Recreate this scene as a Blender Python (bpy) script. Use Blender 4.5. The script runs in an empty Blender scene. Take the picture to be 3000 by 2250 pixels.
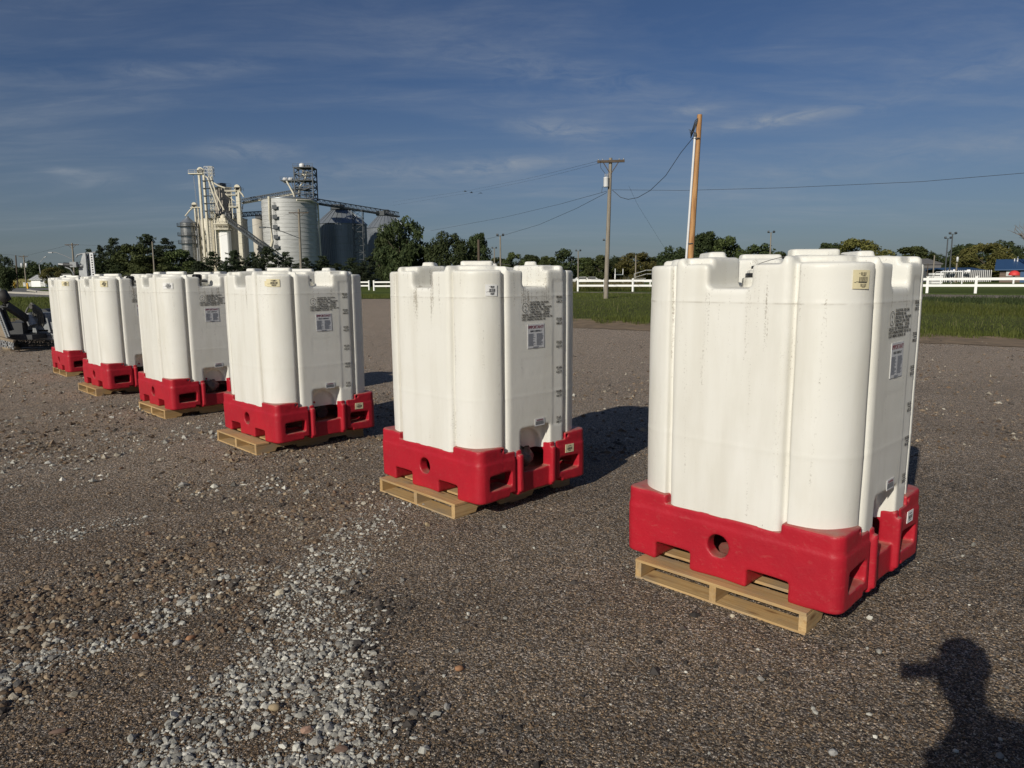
import bpy, bmesh, math, random
import numpy as np
from mathutils import Vector, Matrix, Euler, noise as mnoise

S = bpy.context.scene
COL = S.collection
R = math.radians

# ------------------------------------------------------------------ camera
PITCH, ROLL, CAM_H, FPX = R(8.45), R(0.45), 1.7135, 2053.09


def pixel_ray(u, v):
    a, b = (u - 1500) / FPX, (v - 1125) / FPX
    cr, sr = math.cos(ROLL), math.sin(ROLL)
    U, V = a * cr - b * sr, a * sr + b * cr
    c, s = math.cos(PITCH), math.sin(PITCH)
    return (U, c - s * V, -s - c * V)


cam_d = bpy.data.cameras.new('camera')
cam = bpy.data.objects.new('camera', cam_d)
COL.objects.link(cam)
cam_d.sensor_width = 36.0
cam_d.lens = FPX / 3000 * 36.0
cam_d.clip_start = 0.02
cam_d.clip_end = 6000
_c, _s = math.cos(PITCH), math.sin(PITCH)
_r0, _u0, _f0 = Vector((1, 0, 0)), Vector((0, _s, _c)), Vector((0, _c, -_s))
_r = _r0 * math.cos(ROLL) - _u0 * math.sin(ROLL)
_u = _r0 * math.sin(ROLL) + _u0 * math.cos(ROLL)
cam.matrix_world = Matrix((( _r.x, _u.x, -_f0.x, 0), (_r.y, _u.y, -_f0.y, 0),
                           (_r.z, _u.z, -_f0.z, CAM_H), (0, 0, 0, 1)))
S.camera = cam

# ------------------------------------------------------------------ sun, sky, exposure
SUN_EL, SUN_AZ = R(26.8), R(211.6)          # azimuth clockwise from +Y: behind and left of the camera
sun_dir = Vector((math.sin(SUN_AZ) * math.cos(SUN_EL), math.cos(SUN_AZ) * math.cos(SUN_EL), math.sin(SUN_EL)))
ld = bpy.data.lights.new('sun', 'SUN')
ld.energy = 4.0
ld.angle = R(0.53)
ld.color = (1.0, 0.93, 0.80)
sun = bpy.data.objects.new('sun', ld)
COL.objects.link(sun)
sun.rotation_euler = sun_dir.to_track_quat('Z', 'Y').to_euler()
sun.location = (-8, -13, 12)

W = bpy.data.worlds.new('World')
S.world = W
W.use_nodes = True
wt = W.node_tree
for n in list(wt.nodes):
    wt.nodes.remove(n)


class NT:
    """small helper for building node trees"""
    def __init__(self, tree):
        self.t = tree

    def n(self, typ, ins=None, **kw):
        nd = self.t.nodes.new(typ)
        for k, v in kw.items():
            setattr(nd, k, v)
        for k, v in (ins or {}).items():
            sock = nd.inputs[k]
            if isinstance(v, bpy.types.NodeSocket):
                self.t.links.new(v, sock)
            else:
                sock.default_value = v
        return nd

    def m(self, op, a, b=0.0, c=0.0, clamp=False):
        nd = self.t.nodes.new('ShaderNodeMath')
        nd.operation = op
        nd.use_clamp = clamp
        for i, v in enumerate((a, b, c)):
            if isinstance(v, bpy.types.NodeSocket):
                self.t.links.new(v, nd.inputs[i])
            else:
                nd.inputs[i].default_value = v
        return nd.outputs[0]

    def mix(self, fac, a, b, blend='MIX'):
        nd = self.t.nodes.new('ShaderNodeMix')
        nd.data_type = 'RGBA'
        nd.blend_type = blend
        for sock, v in ((nd.inputs[0], fac), (nd.inputs[6], a), (nd.inputs[7], b)):
            if isinstance(v, bpy.types.NodeSocket):
                self.t.links.new(v, sock)
            elif isinstance(v, (int, float)):
                sock.default_value = v
            else:
                sock.default_value = (v[0], v[1], v[2], 1)
        return nd.outputs[2]

    def noise(self, vec, scale, detail=4, rough=0.55, out=0, dist=0.0):
        nd = self.n('ShaderNodeTexNoise', {'Scale': scale, 'Detail': detail, 'Roughness': rough, 'Distortion': dist})
        if vec is not None:
            self.t.links.new(vec, nd.inputs['Vector'])
        return nd.outputs[out]

    def ramp(self, fac, stops, interp='LINEAR'):
        nd = self.n('ShaderNodeValToRGB', {'Fac': fac})
        e = nd.color_ramp.elements
        nd.color_ramp.interpolation = interp
        while len(e) < len(stops):
            e.new(0.5)
        for i, (p, c) in enumerate(stops):
            e[i].position = p
            if isinstance(c, (int, float)):
                c = (c, c, c)
            e[i].color = (c[0], c[1], c[2], 1)
        return nd.outputs[0]

    def maprange(self, v, a, b, c=0.0, d=1.0):
        nd = self.n('ShaderNodeMapRange', {0: v, 1: a, 2: b, 3: c, 4: d})
        return nd.outputs[0]

    def scale(self, vec, sc):
        nd = self.n('ShaderNodeMapping', {'Vector': vec, 'Scale': sc})
        return nd.outputs[0]


g = NT(wt)
sky = g.n('ShaderNodeTexSky', sky_type='NISHITA', sun_disc=False, sun_elevation=SUN_EL, sun_rotation=SUN_AZ,
          altitude=0.0, air_density=1.0, dust_density=1.0, ozone_density=1.0)
tc = g.n('ShaderNodeTexCoord').outputs['Generated']
sep = g.n('ShaderNodeSeparateXYZ', {0: tc})
dx, dy, dz = sep.outputs
zc = g.m('MAXIMUM', dz, 0.015)
az = g.m('ARCTAN2', dx, dy)
el = g.m('ARCSINE', dz)
# the photograph's exposure and white balance hold the sky deeper and bluer than the bare model
base = g.mix(1.0, sky.outputs[0], (0.515, 0.665, 0.95), 'MULTIPLY')
# thin cirrus: a noise stretched along the wind on a high layer
lay = g.n('ShaderNodeCombineXYZ', {0: g.m('MULTIPLY', g.m('DIVIDE', dx, g.m('ADD', zc, 0.10)), 0.5),
                                   1: g.m('MULTIPLY', g.m('DIVIDE', dy, g.m('ADD', zc, 0.10)), 1.0), 2: 0.0}).outputs[0]
rot = g.n('ShaderNodeMapping', {'Vector': lay, 'Rotation': (0, 0, R(12)), 'Scale': (1.0, 1.5, 1.0)}).outputs[0]
c1 = g.noise(rot, 0.9, 8, 0.62, dist=0.5)
c2 = g.noise(rot, 3.6, 8, 0.68, dist=0.8)
veil = g.maprange(c1, 0.44, 0.80, 0.0, 0.34)
fine = g.m('MULTIPLY', g.maprange(c2, 0.42, 0.78), veil)
veil = g.m('ADD', g.m('MULTIPLY', veil, 0.55), g.m('MULTIPLY', fine, 1.3))


def blob(u, v, wu, wv, tilt, amp):
    """a small cloud at a bearing and height of the sky, torn by noise"""
    d = Vector(pixel_ray(u, v)).normalized()
    a0, e0 = math.atan2(d.x, d.y), math.asin(d.z)
    da, de = g.m('SUBTRACT', az, a0), g.m('SUBTRACT', el, e0)
    ct, st = math.cos(tilt), math.sin(tilt)
    p = g.m('DIVIDE', g.m('ADD', g.m('MULTIPLY', da, ct), g.m('MULTIPLY', de, st)), wu / FPX)
    q = g.m('DIVIDE', g.m('ADD', g.m('MULTIPLY', da, -st), g.m('MULTIPLY', de, ct)), wv / FPX)
    r2 = g.m('ADD', g.m('MULTIPLY', p, p), g.m('MULTIPLY', q, q))
    e = g.m('EXPONENT', g.m('MULTIPLY', r2, -1.0))
    return g.m('MULTIPLY', e, amp)


vv = g.n('ShaderNodeCombineXYZ', {0: g.m('MULTIPLY', az, 1.0), 1: g.m('MULTIPLY', el, 3.2), 2: 0.0}).outputs[0]
tear = g.maprange(g.noise(vv, 16.0, 9, 0.66, dist=0.9), 0.36, 0.68)
tot = None
for b in ((1650, 385, 150, 26, -.10, .55), (2290, 350, 200, 17, .06, .62), (1450, 490, 190, 24, .08, .50),
          (725, 440, 110, 22, .03, .42), (2040, 322, 70, 14, .1, .35), (560, 545, 60, 12, .1, .25),
          (1050, 500, 260, 40, .05, .26), (180, 500, 40, 8, 0, .4), (2900, 190, 240, 40, .05, .25), (1650, 220, 420, 50, -.2, .22),
          (500, 205, 300, 22, .15, .2), (280, 525, 80, 18, .1, .3), (2600, 470, 500, 60, .12, .2)):
    x = blob(*b)
    tot = x if tot is None else g.m('ADD', tot, x)
cl = g.m('MULTIPLY', tot, g.m('ADD', g.m('MULTIPLY', tear, 1.1), 0.16))
cl = g.m('ADD', cl, veil, clamp=True)
cl = g.m('MULTIPLY', cl, g.maprange(el, 0.0, 0.10, 0.15, 1.0))
hazy = g.mix(g.maprange(el, 0.0, 0.24, 0.42, 0.0), base, (4.1, 4.75, 5.2))
cloudy = g.mix(cl, hazy, (6.0, 6.7, 7.6))
bg = g.n('ShaderNodeBackground', {'Color': cloudy, 'Strength': 0.05})
wo = g.n('ShaderNodeOutputWorld', {'Surface': bg.outputs[0]})

S.view_settings.view_transform = 'Standard'
S.view_settings.look = 'None'
S.view_settings.exposure = 0.0
S.view_settings.gamma = 1.0
S.view_settings.use_curve_mapping = False
S.render.engine = 'CYCLES'
S.cycles.max_bounces = 8
S.cycles.use_denoising = True
S.cycles.sample_clamp_indirect = 4.0

# ------------------------------------------------------------------ terrain and placing
HY = [-300, 19, 24, 29, 34, 38, 60, 4000]
HZ = [0, 0, .1, .36, .62, .76, .8, .8]


def hgt(y):
    return float(np.interp(y, HY, HZ))


def at(u, v, Y):
    """the point of the place that is Y metres out along the bearing of (u, v)"""
    d = pixel_ray(u, v)
    t = Y / d[1]
    return Vector((d[0] * t, Y, CAM_H + d[2] * t))


def on_ground(u, v):
    d = pixel_ray(u, v)
    lo, hi = 0.5, 2500.0
    f = lambda t: CAM_H + d[2] * t - hgt(d[1] * t)
    if f(hi) > 0:
        return Vector((d[0] * hi, d[1] * hi, hgt(d[1] * hi)))
    for _ in range(60):
        mid = (lo + hi) / 2
        if f(mid) > 0:
            lo = mid
        else:
            hi = mid
    return Vector((d[0] * lo, d[1] * lo, hgt(d[1] * lo)))


# ------------------------------------------------------------------ mesh helpers
class MB:
    def __init__(self):
        self.v, self.f, self.sm = [], [], []

    def add(self, vs, fs, smooth=False):
        o = len(self.v)
        self.v += [tuple(p) for p in vs]
        self.f += [tuple(i + o for i in q) for q in fs]
        self.sm += [smooth] * len(fs)
        return self

    def box(self, c, s, rot=None):
        hx, hy, hz = s[0] / 2, s[1] / 2, s[2] / 2
        vs = [Vector((x, y, z)) for z in (-hz, hz) for y in (-hy, hy) for x in (-hx, hx)]
        if rot is not None:
            m = rot if isinstance(rot, Matrix) else Euler(rot).to_matrix()
            vs = [m @ p for p in vs]
        c = Vector(c)
        return self.add([p + c for p in vs], [(0, 2, 3, 1), (4, 5, 7, 6), (0, 1, 5, 4), (2, 6, 7, 3), (0, 4, 6, 2), (1, 3, 7, 5)])

    def bar(self, p, q, w, h=None):
        """a straight square bar from p to q"""
        p, q = Vector(p), Vector(q)
        d = q - p
        if d.length < 1e-6:
            return self
        m = d.to_track_quat('X', 'Z').to_matrix()
        return self.box((p + q) / 2, (d.length, w, h or w), m)

    def tube(self, pts, r, n=8, cap=True, smooth=True):
        pts = [Vector(p) for p in pts]
        rs = r if isinstance(r, (list, tuple)) else [r] * len(pts)
        vs, fs = [], []
        up = Vector((0, 0, 1))
        for i, p in enumerate(pts):
            d = (pts[min(i + 1, len(pts) - 1)] - pts[max(i - 1, 0)]).normalized()
            a = d.cross(up)
            if a.length < 1e-3:
                a = d.cross(Vector((1, 0, 0)))
            a.normalize()
            b = a.cross(d)
            for k in range(n):
                t = 2 * math.pi * k / n
                vs.append(p + (a * math.cos(t) + b * math.sin(t)) * rs[i])
        for i in range(len(pts) - 1):
            for k in range(n):
                k2 = (k + 1) % n
                fs.append((i * n + k, i * n + k2, (i + 1) * n + k2, (i + 1) * n + k))
        self.add(vs, fs, smooth)
        if cap:
            o = len(pts) - 1
            self.add(vs[:n], [tuple(range(n))])
            self.add(vs[o * n:], [tuple(reversed(range(n)))])
        return self

    def lathe(self, c, prof, n=24, smooth=True, a0=0.0, a1=2 * math.pi):
        """profile of (radius, z) turned about a vertical axis at c"""
        c = Vector(c)
        full = abs(a1 - a0 - 2 * math.pi) < 1e-6
        cnt = n if full else n + 1
        vs, fs = [], []
        for r, z in prof:
            for k in range(cnt):
                t = a0 + (a1 - a0) * k / n
                vs.append(c + Vector((r * math.cos(t), r * math.sin(t), z)))
        for i in range(len(prof) - 1):
            for k in range(n):
                k2 = (k + 1) % cnt
                fs.append((i * cnt + k, i * cnt + k2, (i + 1) * cnt + k2, (i + 1) * cnt + k))
        return self.add(vs, fs, smooth)

    def prism(self, poly, z0, z1):
        n = len(poly)
        vs = [(x, y, z0) for x, y in poly] + [(x, y, z1) for x, y in poly]
        fs = [tuple(reversed(range(n))), tuple(range(n, 2 * n))] + [(i, (i + 1) % n, n + (i + 1) % n, n + i) for i in range(n)]
        return self.add(vs, fs)

    def mesh(self, name, mat):
        me = bpy.data.meshes.new(name)
        me.from_pydata(self.v, [], self.f)
        if any(self.sm):
            me.polygons.foreach_set('use_smooth', self.sm)
        if mat:
            me.materials.append(mat)
        me.update()
        return me

    def build(self, name, mat, parent=None, loc=None):
        return link(name, self.mesh(name, mat), parent, loc)


def link(name, me, parent=None, loc=None, rot=None):
    o = bpy.data.objects.new(name, me)
    COL.objects.link(o)
    if parent is not None:
        o.parent = parent
    if loc is not None:
        o.location = loc
    if rot is not None:
        o.rotation_euler = rot
    return o


def tag(o, label=None, cat=None, group=None, kind=None):
    if label:
        o['label'] = label
    if cat:
        o['category'] = cat
    if group:
        o['group'] = group
    if kind:
        o['kind'] = kind
    return o


def thing(name, label, cat, loc=(0, 0, 0), rz=0.0, group=None):
    o = bpy.data.objects.new(name, None)
    COL.objects.link(o)
    o.empty_display_size = 0.2
    o.location = loc
    o.rotation_euler = (0, 0, rz)
    return tag(o, label, cat, group)


def copy_tree(o, parent=None):
    c = o.copy()
    COL.objects.link(c)
    if parent is not None:
        c.parent = parent
    for ch in list(KIDS(o)):
        copy_tree(ch, c)
    return c


def KIDS(o):
    return [x for x in COL.objects if x.parent == o]


def np_mesh(name, verts, faces, mat, smooth=False):
    """mesh from numpy arrays; faces (n,3) or (n,4)"""
    me = bpy.data.meshes.new(name)
    k = faces.shape[1]
    me.vertices.add(len(verts))
    me.vertices.foreach_set('co', np.ascontiguousarray(verts, dtype=np.float32).ravel())
    me.loops.add(faces.size)
    me.loops.foreach_set('vertex_index', np.ascontiguousarray(faces, dtype=np.int32).ravel())
    me.polygons.add(len(faces))
    me.polygons.foreach_set('loop_start', np.arange(0, faces.size, k, dtype=np.int32))
    me.polygons.foreach_set('use_smooth', np.full(len(faces), smooth))
    me.update(calc_edges=True)
    me.validate()
    if mat:
        me.materials.append(mat)
    return me


# ------------------------------------------------------------------ materials
def mat(name, col, rough=0.6, metal=0.0, var=0.0, vscale=6.0, col2=None, bump=0.0, bscale=40.0, spec=0.5, rnd=0.0, stretch=None):
    m = bpy.data.materials.new(name)
    m.use_nodes = True
    t = NT(m.node_tree)
    p = m.node_tree.nodes['Principled BSDF']
    p.inputs['Roughness'].default_value = rough
    p.inputs['Metallic'].default_value = metal
    p.inputs['Specular IOR Level'].default_value = spec
    oc = t.n('ShaderNodeTexCoord').outputs['Object']
    if stretch:
        oc = t.scale(oc, stretch)
    c = None
    if var or col2:
        f = t.maprange(t.noise(oc, vscale, 6, 0.6), 0.3, 0.7)
        c2 = col2 or tuple(x * (1 - var) for x in col)
        c = t.mix(f, col, c2)
    if rnd:
        oi = t.n('ShaderNodeObjectInfo').outputs['Random']
        k = t.maprange(oi, 0, 1, 1 - rnd, 1 + rnd)
        c = t.n('ShaderNodeHueSaturation', {'Color': c if c is not None else (*col, 1), 'Value': k}).outputs[0]
    if c is None:
        p.inputs['Base Color'].default_value = (*col, 1)
    else:
        m.node_tree.links.new(c, p.inputs['Base Color'])
    if bump:
        b = t.n('ShaderNodeBump', {'Height': t.noise(oc, bscale, 4), 'Strength': bump, 'Distance': 0.02})
        m.node_tree.links.new(b.outputs[0], p.inputs['Normal'])
    return m
# ------------------------------------------------------------------ ground sheets
def sheet(name, poly, mat_, off=0.0, kind='structure'):
    """a sheet over the terrain with the given outline"""
    bm = bmesh.new()
    f = bm.faces.new([bm.verts.new((x, y, 0)) for x, y in poly])
    bmesh.ops.triangulate(bm, faces=[f])
    for y in HY[1:-1]:
        geo = bm.verts[:] + bm.edges[:] + bm.faces[:]
        bmesh.ops.bisect_plane(bm, geom=geo, plane_co=(0, y, 0), plane_no=(0, 1, 0))
    for v in bm.verts:
        v.co.z = hgt(v.co.y) + off
    bmesh.ops.recalc_face_normals(bm, faces=bm.faces[:])
    me = bpy.data.meshes.new(name)
    bm.to_mesh(me)
    bm.free()
    if me.polygons and sum(p.normal.z for p in me.polygons) < 0:
        me.flip_normals()
    me.materials.append(mat_)
    return tag(link(name, me), kind=kind)


def ragged(poly, amp, step, seed):
    """an outline broken up so that it runs unevenly"""
    rn = random.Random(seed)
    out = []
    for i, a in enumerate(poly):
        b = poly[(i + 1) % len(poly)]
        L = math.hypot(b[0] - a[0], b[1] - a[1])
        n = min(160, max(1, int(L / step)))
        for k in range(n):
            t = k / n
            j = amp if k else 0
            out.append((a[0] + (b[0] - a[0]) * t + rn.uniform(-j, j), a[1] + (b[1] - a[1]) * t + rn.uniform(-j, j)))
    return out


def lot_material():
    m = bpy.data.materials.new('lot_surface')
    m.use_nodes = True
    t = NT(m.node_tree)
    p = m.node_tree.nodes['Principled BSDF']
    oc = t.n('ShaderNodeTexCoord').outputs['Object']
    big = t.noise(oc, 0.33, 5, 0.6)
    mid = t.noise(oc, 2.3, 6, 0.65)
    fine = t.noise(oc, 30, 4, 0.6)
    sx = t.n('ShaderNodeSeparateXYZ', {0: oc})
    # compacted milled asphalt to the right, browner dirt to the left
    side = t.maprange(t.m('ADD', t.m('SUBTRACT', t.m('MULTIPLY', sx.outputs[0], 1.0), t.m('MULTIPLY', sx.outputs[1], -0.12)),
                          t.m('MULTIPLY', mid, 0.9)), -0.7, 0.9)
    c = t.mix(side, (0.130, 0.080, 0.040), (0.124, 0.086, 0.050))
    c = t.mix(t.maprange(big, 0.38, 0.62), c, (0.20, 0.138, 0.080))
    c = t.mix(t.maprange(mid, 0.52, 0.75, 0, 0.6), c, (0.060, 0.044, 0.030))
    # lanes worn by wheels, running with the row of totes
    ln = t.n('ShaderNodeMapping', {'Vector': oc, 'Rotation': (0, 0, R(43)), 'Scale': (0.12, 0.85, 1)}).outputs[0]
    lane = t.noise(ln, 1.0, 4, 0.55, dist=0.6)
    c = t.mix(t.maprange(lane, 0.50, 0.66, 0, 0.70), c, (0.225, 0.165, 0.105))
    c = t.mix(t.maprange(lane, 0.47, 0.33, 0, 0.60), c, (0.060, 0.045, 0.031))
    # pale worn stretch of gravel farther out
    far = t.maprange(t.m('ADD', sx.outputs[1], t.m('MULTIPLY', mid, 6.0)), 5.0, 17.0, 0, 0.85)
    c = t.mix(far, c, (0.32, 0.222, 0.132))
    # grit of two sizes
    h = None
    for sc, lo, hi, pw, k in ((55, 0.70, 1.30, 1.2, 0.6), (150, 0.42, 2.7, 2.6, 1.0), (320, 0.42, 2.4, 2.2, 0.85)):
        vo = t.n('ShaderNodeTexVoronoi', {'Vector': oc, 'Scale': sc, 'Randomness': 1.0})
        hs = t.n('ShaderNodeSeparateColor', {0: vo.outputs['Color']})
        val = t.maprange(t.m('POWER', hs.outputs[0], pw), 0, 1, lo, hi)
        keep = t.m('GREATER_THAN', hs.outputs[1], 1 - k)
        c = t.mix(keep, c, t.n('ShaderNodeHueSaturation', {'Color': c, 'Value': val, 'Saturation': t.maprange(hs.outputs[2], 0, 1, .55, 1.1)}).outputs[0])
        dome = t.m('SUBTRACT', 0.6, t.m('MULTIPLY', vo.outputs['Distance'], vo.outputs['Distance']))
        hh_ = t.m('MULTIPLY', dome, t.m('ADD', t.m('MULTIPLY', hs.outputs[1], 1.0), 0.3))
        hh_ = t.m('MULTIPLY', hh_, 42.0 / sc)
        h = hh_ if h is None else t.m('ADD', h, hh_)
    # scattered pale and dark chips
    vo = t.n('ShaderNodeTexVoronoi', {'Vector': oc, 'Scale': 75.0})
    hs = t.n('ShaderNodeSeparateColor', {0: vo.outputs['Color']})
    chip = t.m('MULTIPLY', t.m('GREATER_THAN', hs.outputs[0], 0.965), t.m('LESS_THAN', vo.outputs['Distance'], 0.36))
    c = t.mix(chip, c, (0.40, 0.37, 0.32))
    chip2 = t.m('MULTIPLY', t.m('LESS_THAN', hs.outputs[0], 0.06), t.m('LESS_THAN', vo.outputs['Distance'], 0.5))
    c = t.mix(chip2, c, (0.03, 0.026, 0.024))
    # hairline cracks of the compacted surface
    wob = t.n('ShaderNodeVectorMath', {0: oc, 1: t.n('ShaderNodeVectorMath', {0: t.noise(oc, 3.0, 4, out=1), 3: 0.55}, operation='SCALE').outputs[0]}, operation='ADD').outputs[0]
    ck = t.n('ShaderNodeTexVoronoi', {'Vector': wob, 'Scale': 1.9}, feature='DISTANCE_TO_EDGE').outputs['Distance']
    crack = t.m('MULTIPLY', t.maprange(ck, 0.0, 0.016, 1, 0), t.maprange(t.noise(oc, 0.8, 3), 0.45, 0.6))
    c = t.mix(t.m('MULTIPLY', crack, 0.55), c, (0.022, 0.019, 0.017))
    h = t.m('ADD', h, t.m('MULTIPLY', fine, 0.35))
    h = t.m('ADD', h, t.m('MULTIPLY', mid, 1.4))
    h = t.m('SUBTRACT', h, t.m('MULTIPLY', crack, 0.6))
    b = t.n('ShaderNodeBump', {'Height': h, 'Strength': 1.0, 'Distance': 0.016})
    m.node_tree.links.new(c, p.inputs['Base Color'])
    m.node_tree.links.new(b.outputs[0], p.inputs['Normal'])
    p.inputs['Roughness'].default_value = 0.9
    p.inputs['Specular IOR Level'].default_value = 0.25
    return m


def grass_ground(name, a, b, sc=3.0):
    m = bpy.data.materials.new(name)
    m.use_nodes = True
    t = NT(m.node_tree)
    p = m.node_tree.nodes['Principled BSDF']
    oc = t.n('ShaderNodeTexCoord').outputs['Object']
    f = t.maprange(t.noise(oc, sc, 6, 0.65), 0.3, 0.7)
    f2 = t.maprange(t.noise(oc, 0.08, 4, 0.6), 0.35, 0.65, 0.7, 1.15)
    c = t.mix(f, a, b)
    c = t.n('ShaderNodeHueSaturation', {'Color': c, 'Value': f2}).outputs[0]
    m.node_tree.links.new(c, p.inputs['Base Color'])
    bu = t.n('ShaderNodeBump', {'Height': t.noise(oc, 25, 3), 'Strength': 0.6, 'Distance': 0.05})
    m.node_tree.links.new(bu.outputs[0], p.inputs['Normal'])
    p.inputs['Roughness'].default_value = 0.95
    p.inputs['Specular IOR Level'].default_value = 0.1
    return m


M_lot = lot_material()
M_field = grass_ground('mown_field', (0.078, 0.108, 0.024), (0.112, 0.142, 0.034), 1.2)
M_verge = grass_ground('verge_soil', (0.060, 0.078, 0.022), (0.095, 0.098, 0.036), 4.0)
M_road = mat('road_asphalt', (0.17, 0.165, 0.155), 0.9, var=0.25, vscale=0.5, bump=0.3, bscale=60)
M_path = mat('path_gravel', (0.20, 0.165, 0.13), 0.95, var=0.3, vscale=1.5, bump=0.5, bscale=50)
M_conc = mat('kerb_concrete', (0.46, 0.43, 0.38), 0.85, var=0.2, vscale=3)
M_dirt = mat('bare_dirt', (0.26, 0.185, 0.112), 0.95, col2=(0.12, 0.088, 0.056), vscale=2.2, bump=0.7, bscale=30)

sheet('ground', [(-3500, -250), (3500, -250), (3500, 3900), (-3500, 3900)], M_field, 0.0)
LOT = [(-70, -40), (70, -40), (70, -14), (36, 6), (24, 13.0), (13.8, 18.7), (11.7, 20.1), (8.6, 22.0), (4.7, 24.4), (2.3, 25.6), (0.4, 28),
       (-2.2, 33), (-4.6, 37.3), (-8.0, 37.9), (-10.5, 36.5), (-13, 30.5), (-18.4, 27.2), (-26, 27.0), (-70, 30)]
# the verges: rough grass between the lot and the path, and left of the driveway up to the road
VERGE_R = [(-4.4, 37.2), (-2.0, 33.1), (0.6, 28.1), (2.4, 25.7), (4.8, 24.5), (8.7, 22.1), (11.8, 20.2), (13.9, 18.8), (24, 13.1), (36, 6.1),
           (60, -6), (60, 12), (45, 21), (24.6, 33.7), (20.5, 35.2), (8.5, 44.3), (4.4, 49.0), (-2, 54.0)]
VERGE_L = [(-70, 30.2), (-26, 27.2), (-18.4, 27.4), (-13.2, 30.6), (-10.7, 36.7), (-8.2, 38.1), (-4.6, 37.6), (-4, 44), (-14, 50), (-20, 44.5),
           (-26, 45.3), (-34.4, 47.2), (-70, 56)]
sheet('grass_verge', ragged(VERGE_R, 0.35, 0.5, 3), M_verge, 0.012)
sheet('grass_verge.001', ragged(VERGE_L, 0.35, 0.5, 4), M_verge, 0.012)
sheet('gravel_lot', ragged(LOT, 0.12, 1.1, 5), M_lot, 0.006)
# a worn band of bare dirt along the verges
sheet('dirt_strip', ragged([(0.2, 26.0), (2.0, 23.6), (4.4, 22.3), (8.2, 20.0), (11.2, 17.9), (13.3, 16.4), (24, 10.4), (36, 3.2), (36, 6.6), (24, 13.6),
                            (13.9, 19.4), (11.8, 20.8), (8.7, 22.7), (4.8, 25.2), (2.4, 26.5), (0.8, 28.9)], 0.35, 0.5, 6), M_dirt, 0.018)
sheet('dirt_strip.001', ragged([(-60, 26.3), (-26, 23.2), (-17, 23.8), (-12.2, 27.6), (-13.0, 31.0), (-18.4, 28.4), (-26, 28.4), (-60, 31)], 0.4, 0.6, 7), M_dirt, 0.018)
sheet('path', [(-3, 55.5), (4.4, 49.3), (8.5, 44.7), (20.5, 35.5), (24.6, 34.0), (45, 21.5), (80, 2), (80, 6), (45, 24.0), (26.4, 36.2), (22.1, 37.8), (9, 47.6), (5, 51.8), (-3, 58)], M_path, 0.02)
sheet('road', [(-160, 72), (-70, 56.5), (-34.4, 47.5), (-26, 45.6), (-20, 46), (-19, 50), (-26, 62), (-38, 90), (-60, 125), (-98, 146), (-160, 175), (-300, 190), (-300, 96)], M_road, 0.02)
# low concrete kerbs of the road's islands
for pts in ([(-52.5, 73.2), (-47, 67), (-42, 61.8), (-37.8, 57.4), (-33, 53.0), (-28, 49.5)], [(-66.5, 97.5), (-60, 88), (-53.5, 79.5), (-47.3, 71.0), (-41, 64), (-35, 58.5)]):
    k = MB()
    for a, b in zip(pts[:-1], pts[1:]):
        k.bar((a[0], a[1], hgt(a[1]) + .08), (b[0], b[1], hgt(b[1]) + .08), 0.45, 0.17)
    tag(k.build('kerb', M_conc), kind='structure')
sheet('grass_island', [(-66, 97.0), (-60, 87.4), (-53.5, 78.9), (-47.3, 70.4), (-41, 63.4), (-35, 57.9), (-28, 52), (-25, 58), (-36, 76), (-50, 98)], M_field, 0.03)
# ------------------------------------------------------------------ rounded moulded shapes from distance fields
def smin(a, b, k):
    h = np.clip(0.5 + 0.5 * (b - a) / k, 0, 1)
    return b * (1 - h) + a * h - k * h * (1 - h)


def smax(a, b, k):
    return -smin(-a, -b, k)


def rb2(x, y, hx, hy, r):
    qx, qy = np.abs(x) - hx + r, np.abs(y) - hy + r
    return np.sqrt(np.maximum(qx, 0) ** 2 + np.maximum(qy, 0) ** 2) + np.minimum(np.maximum(qx, qy), 0) - r


def bx3(x, y, z, c, h, r=0.0):
    qx, qy, qz = np.abs(x - c[0]) - h[0] + r, np.abs(y - c[1]) - h[1] + r, np.abs(z - c[2]) - h[2] + r
    return np.sqrt(np.maximum(qx, 0) ** 2 + np.maximum(qy, 0) ** 2 + np.maximum(qz, 0) ** 2) + np.minimum(np.maximum(np.maximum(qx, qy), qz), 0) - r


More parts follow.
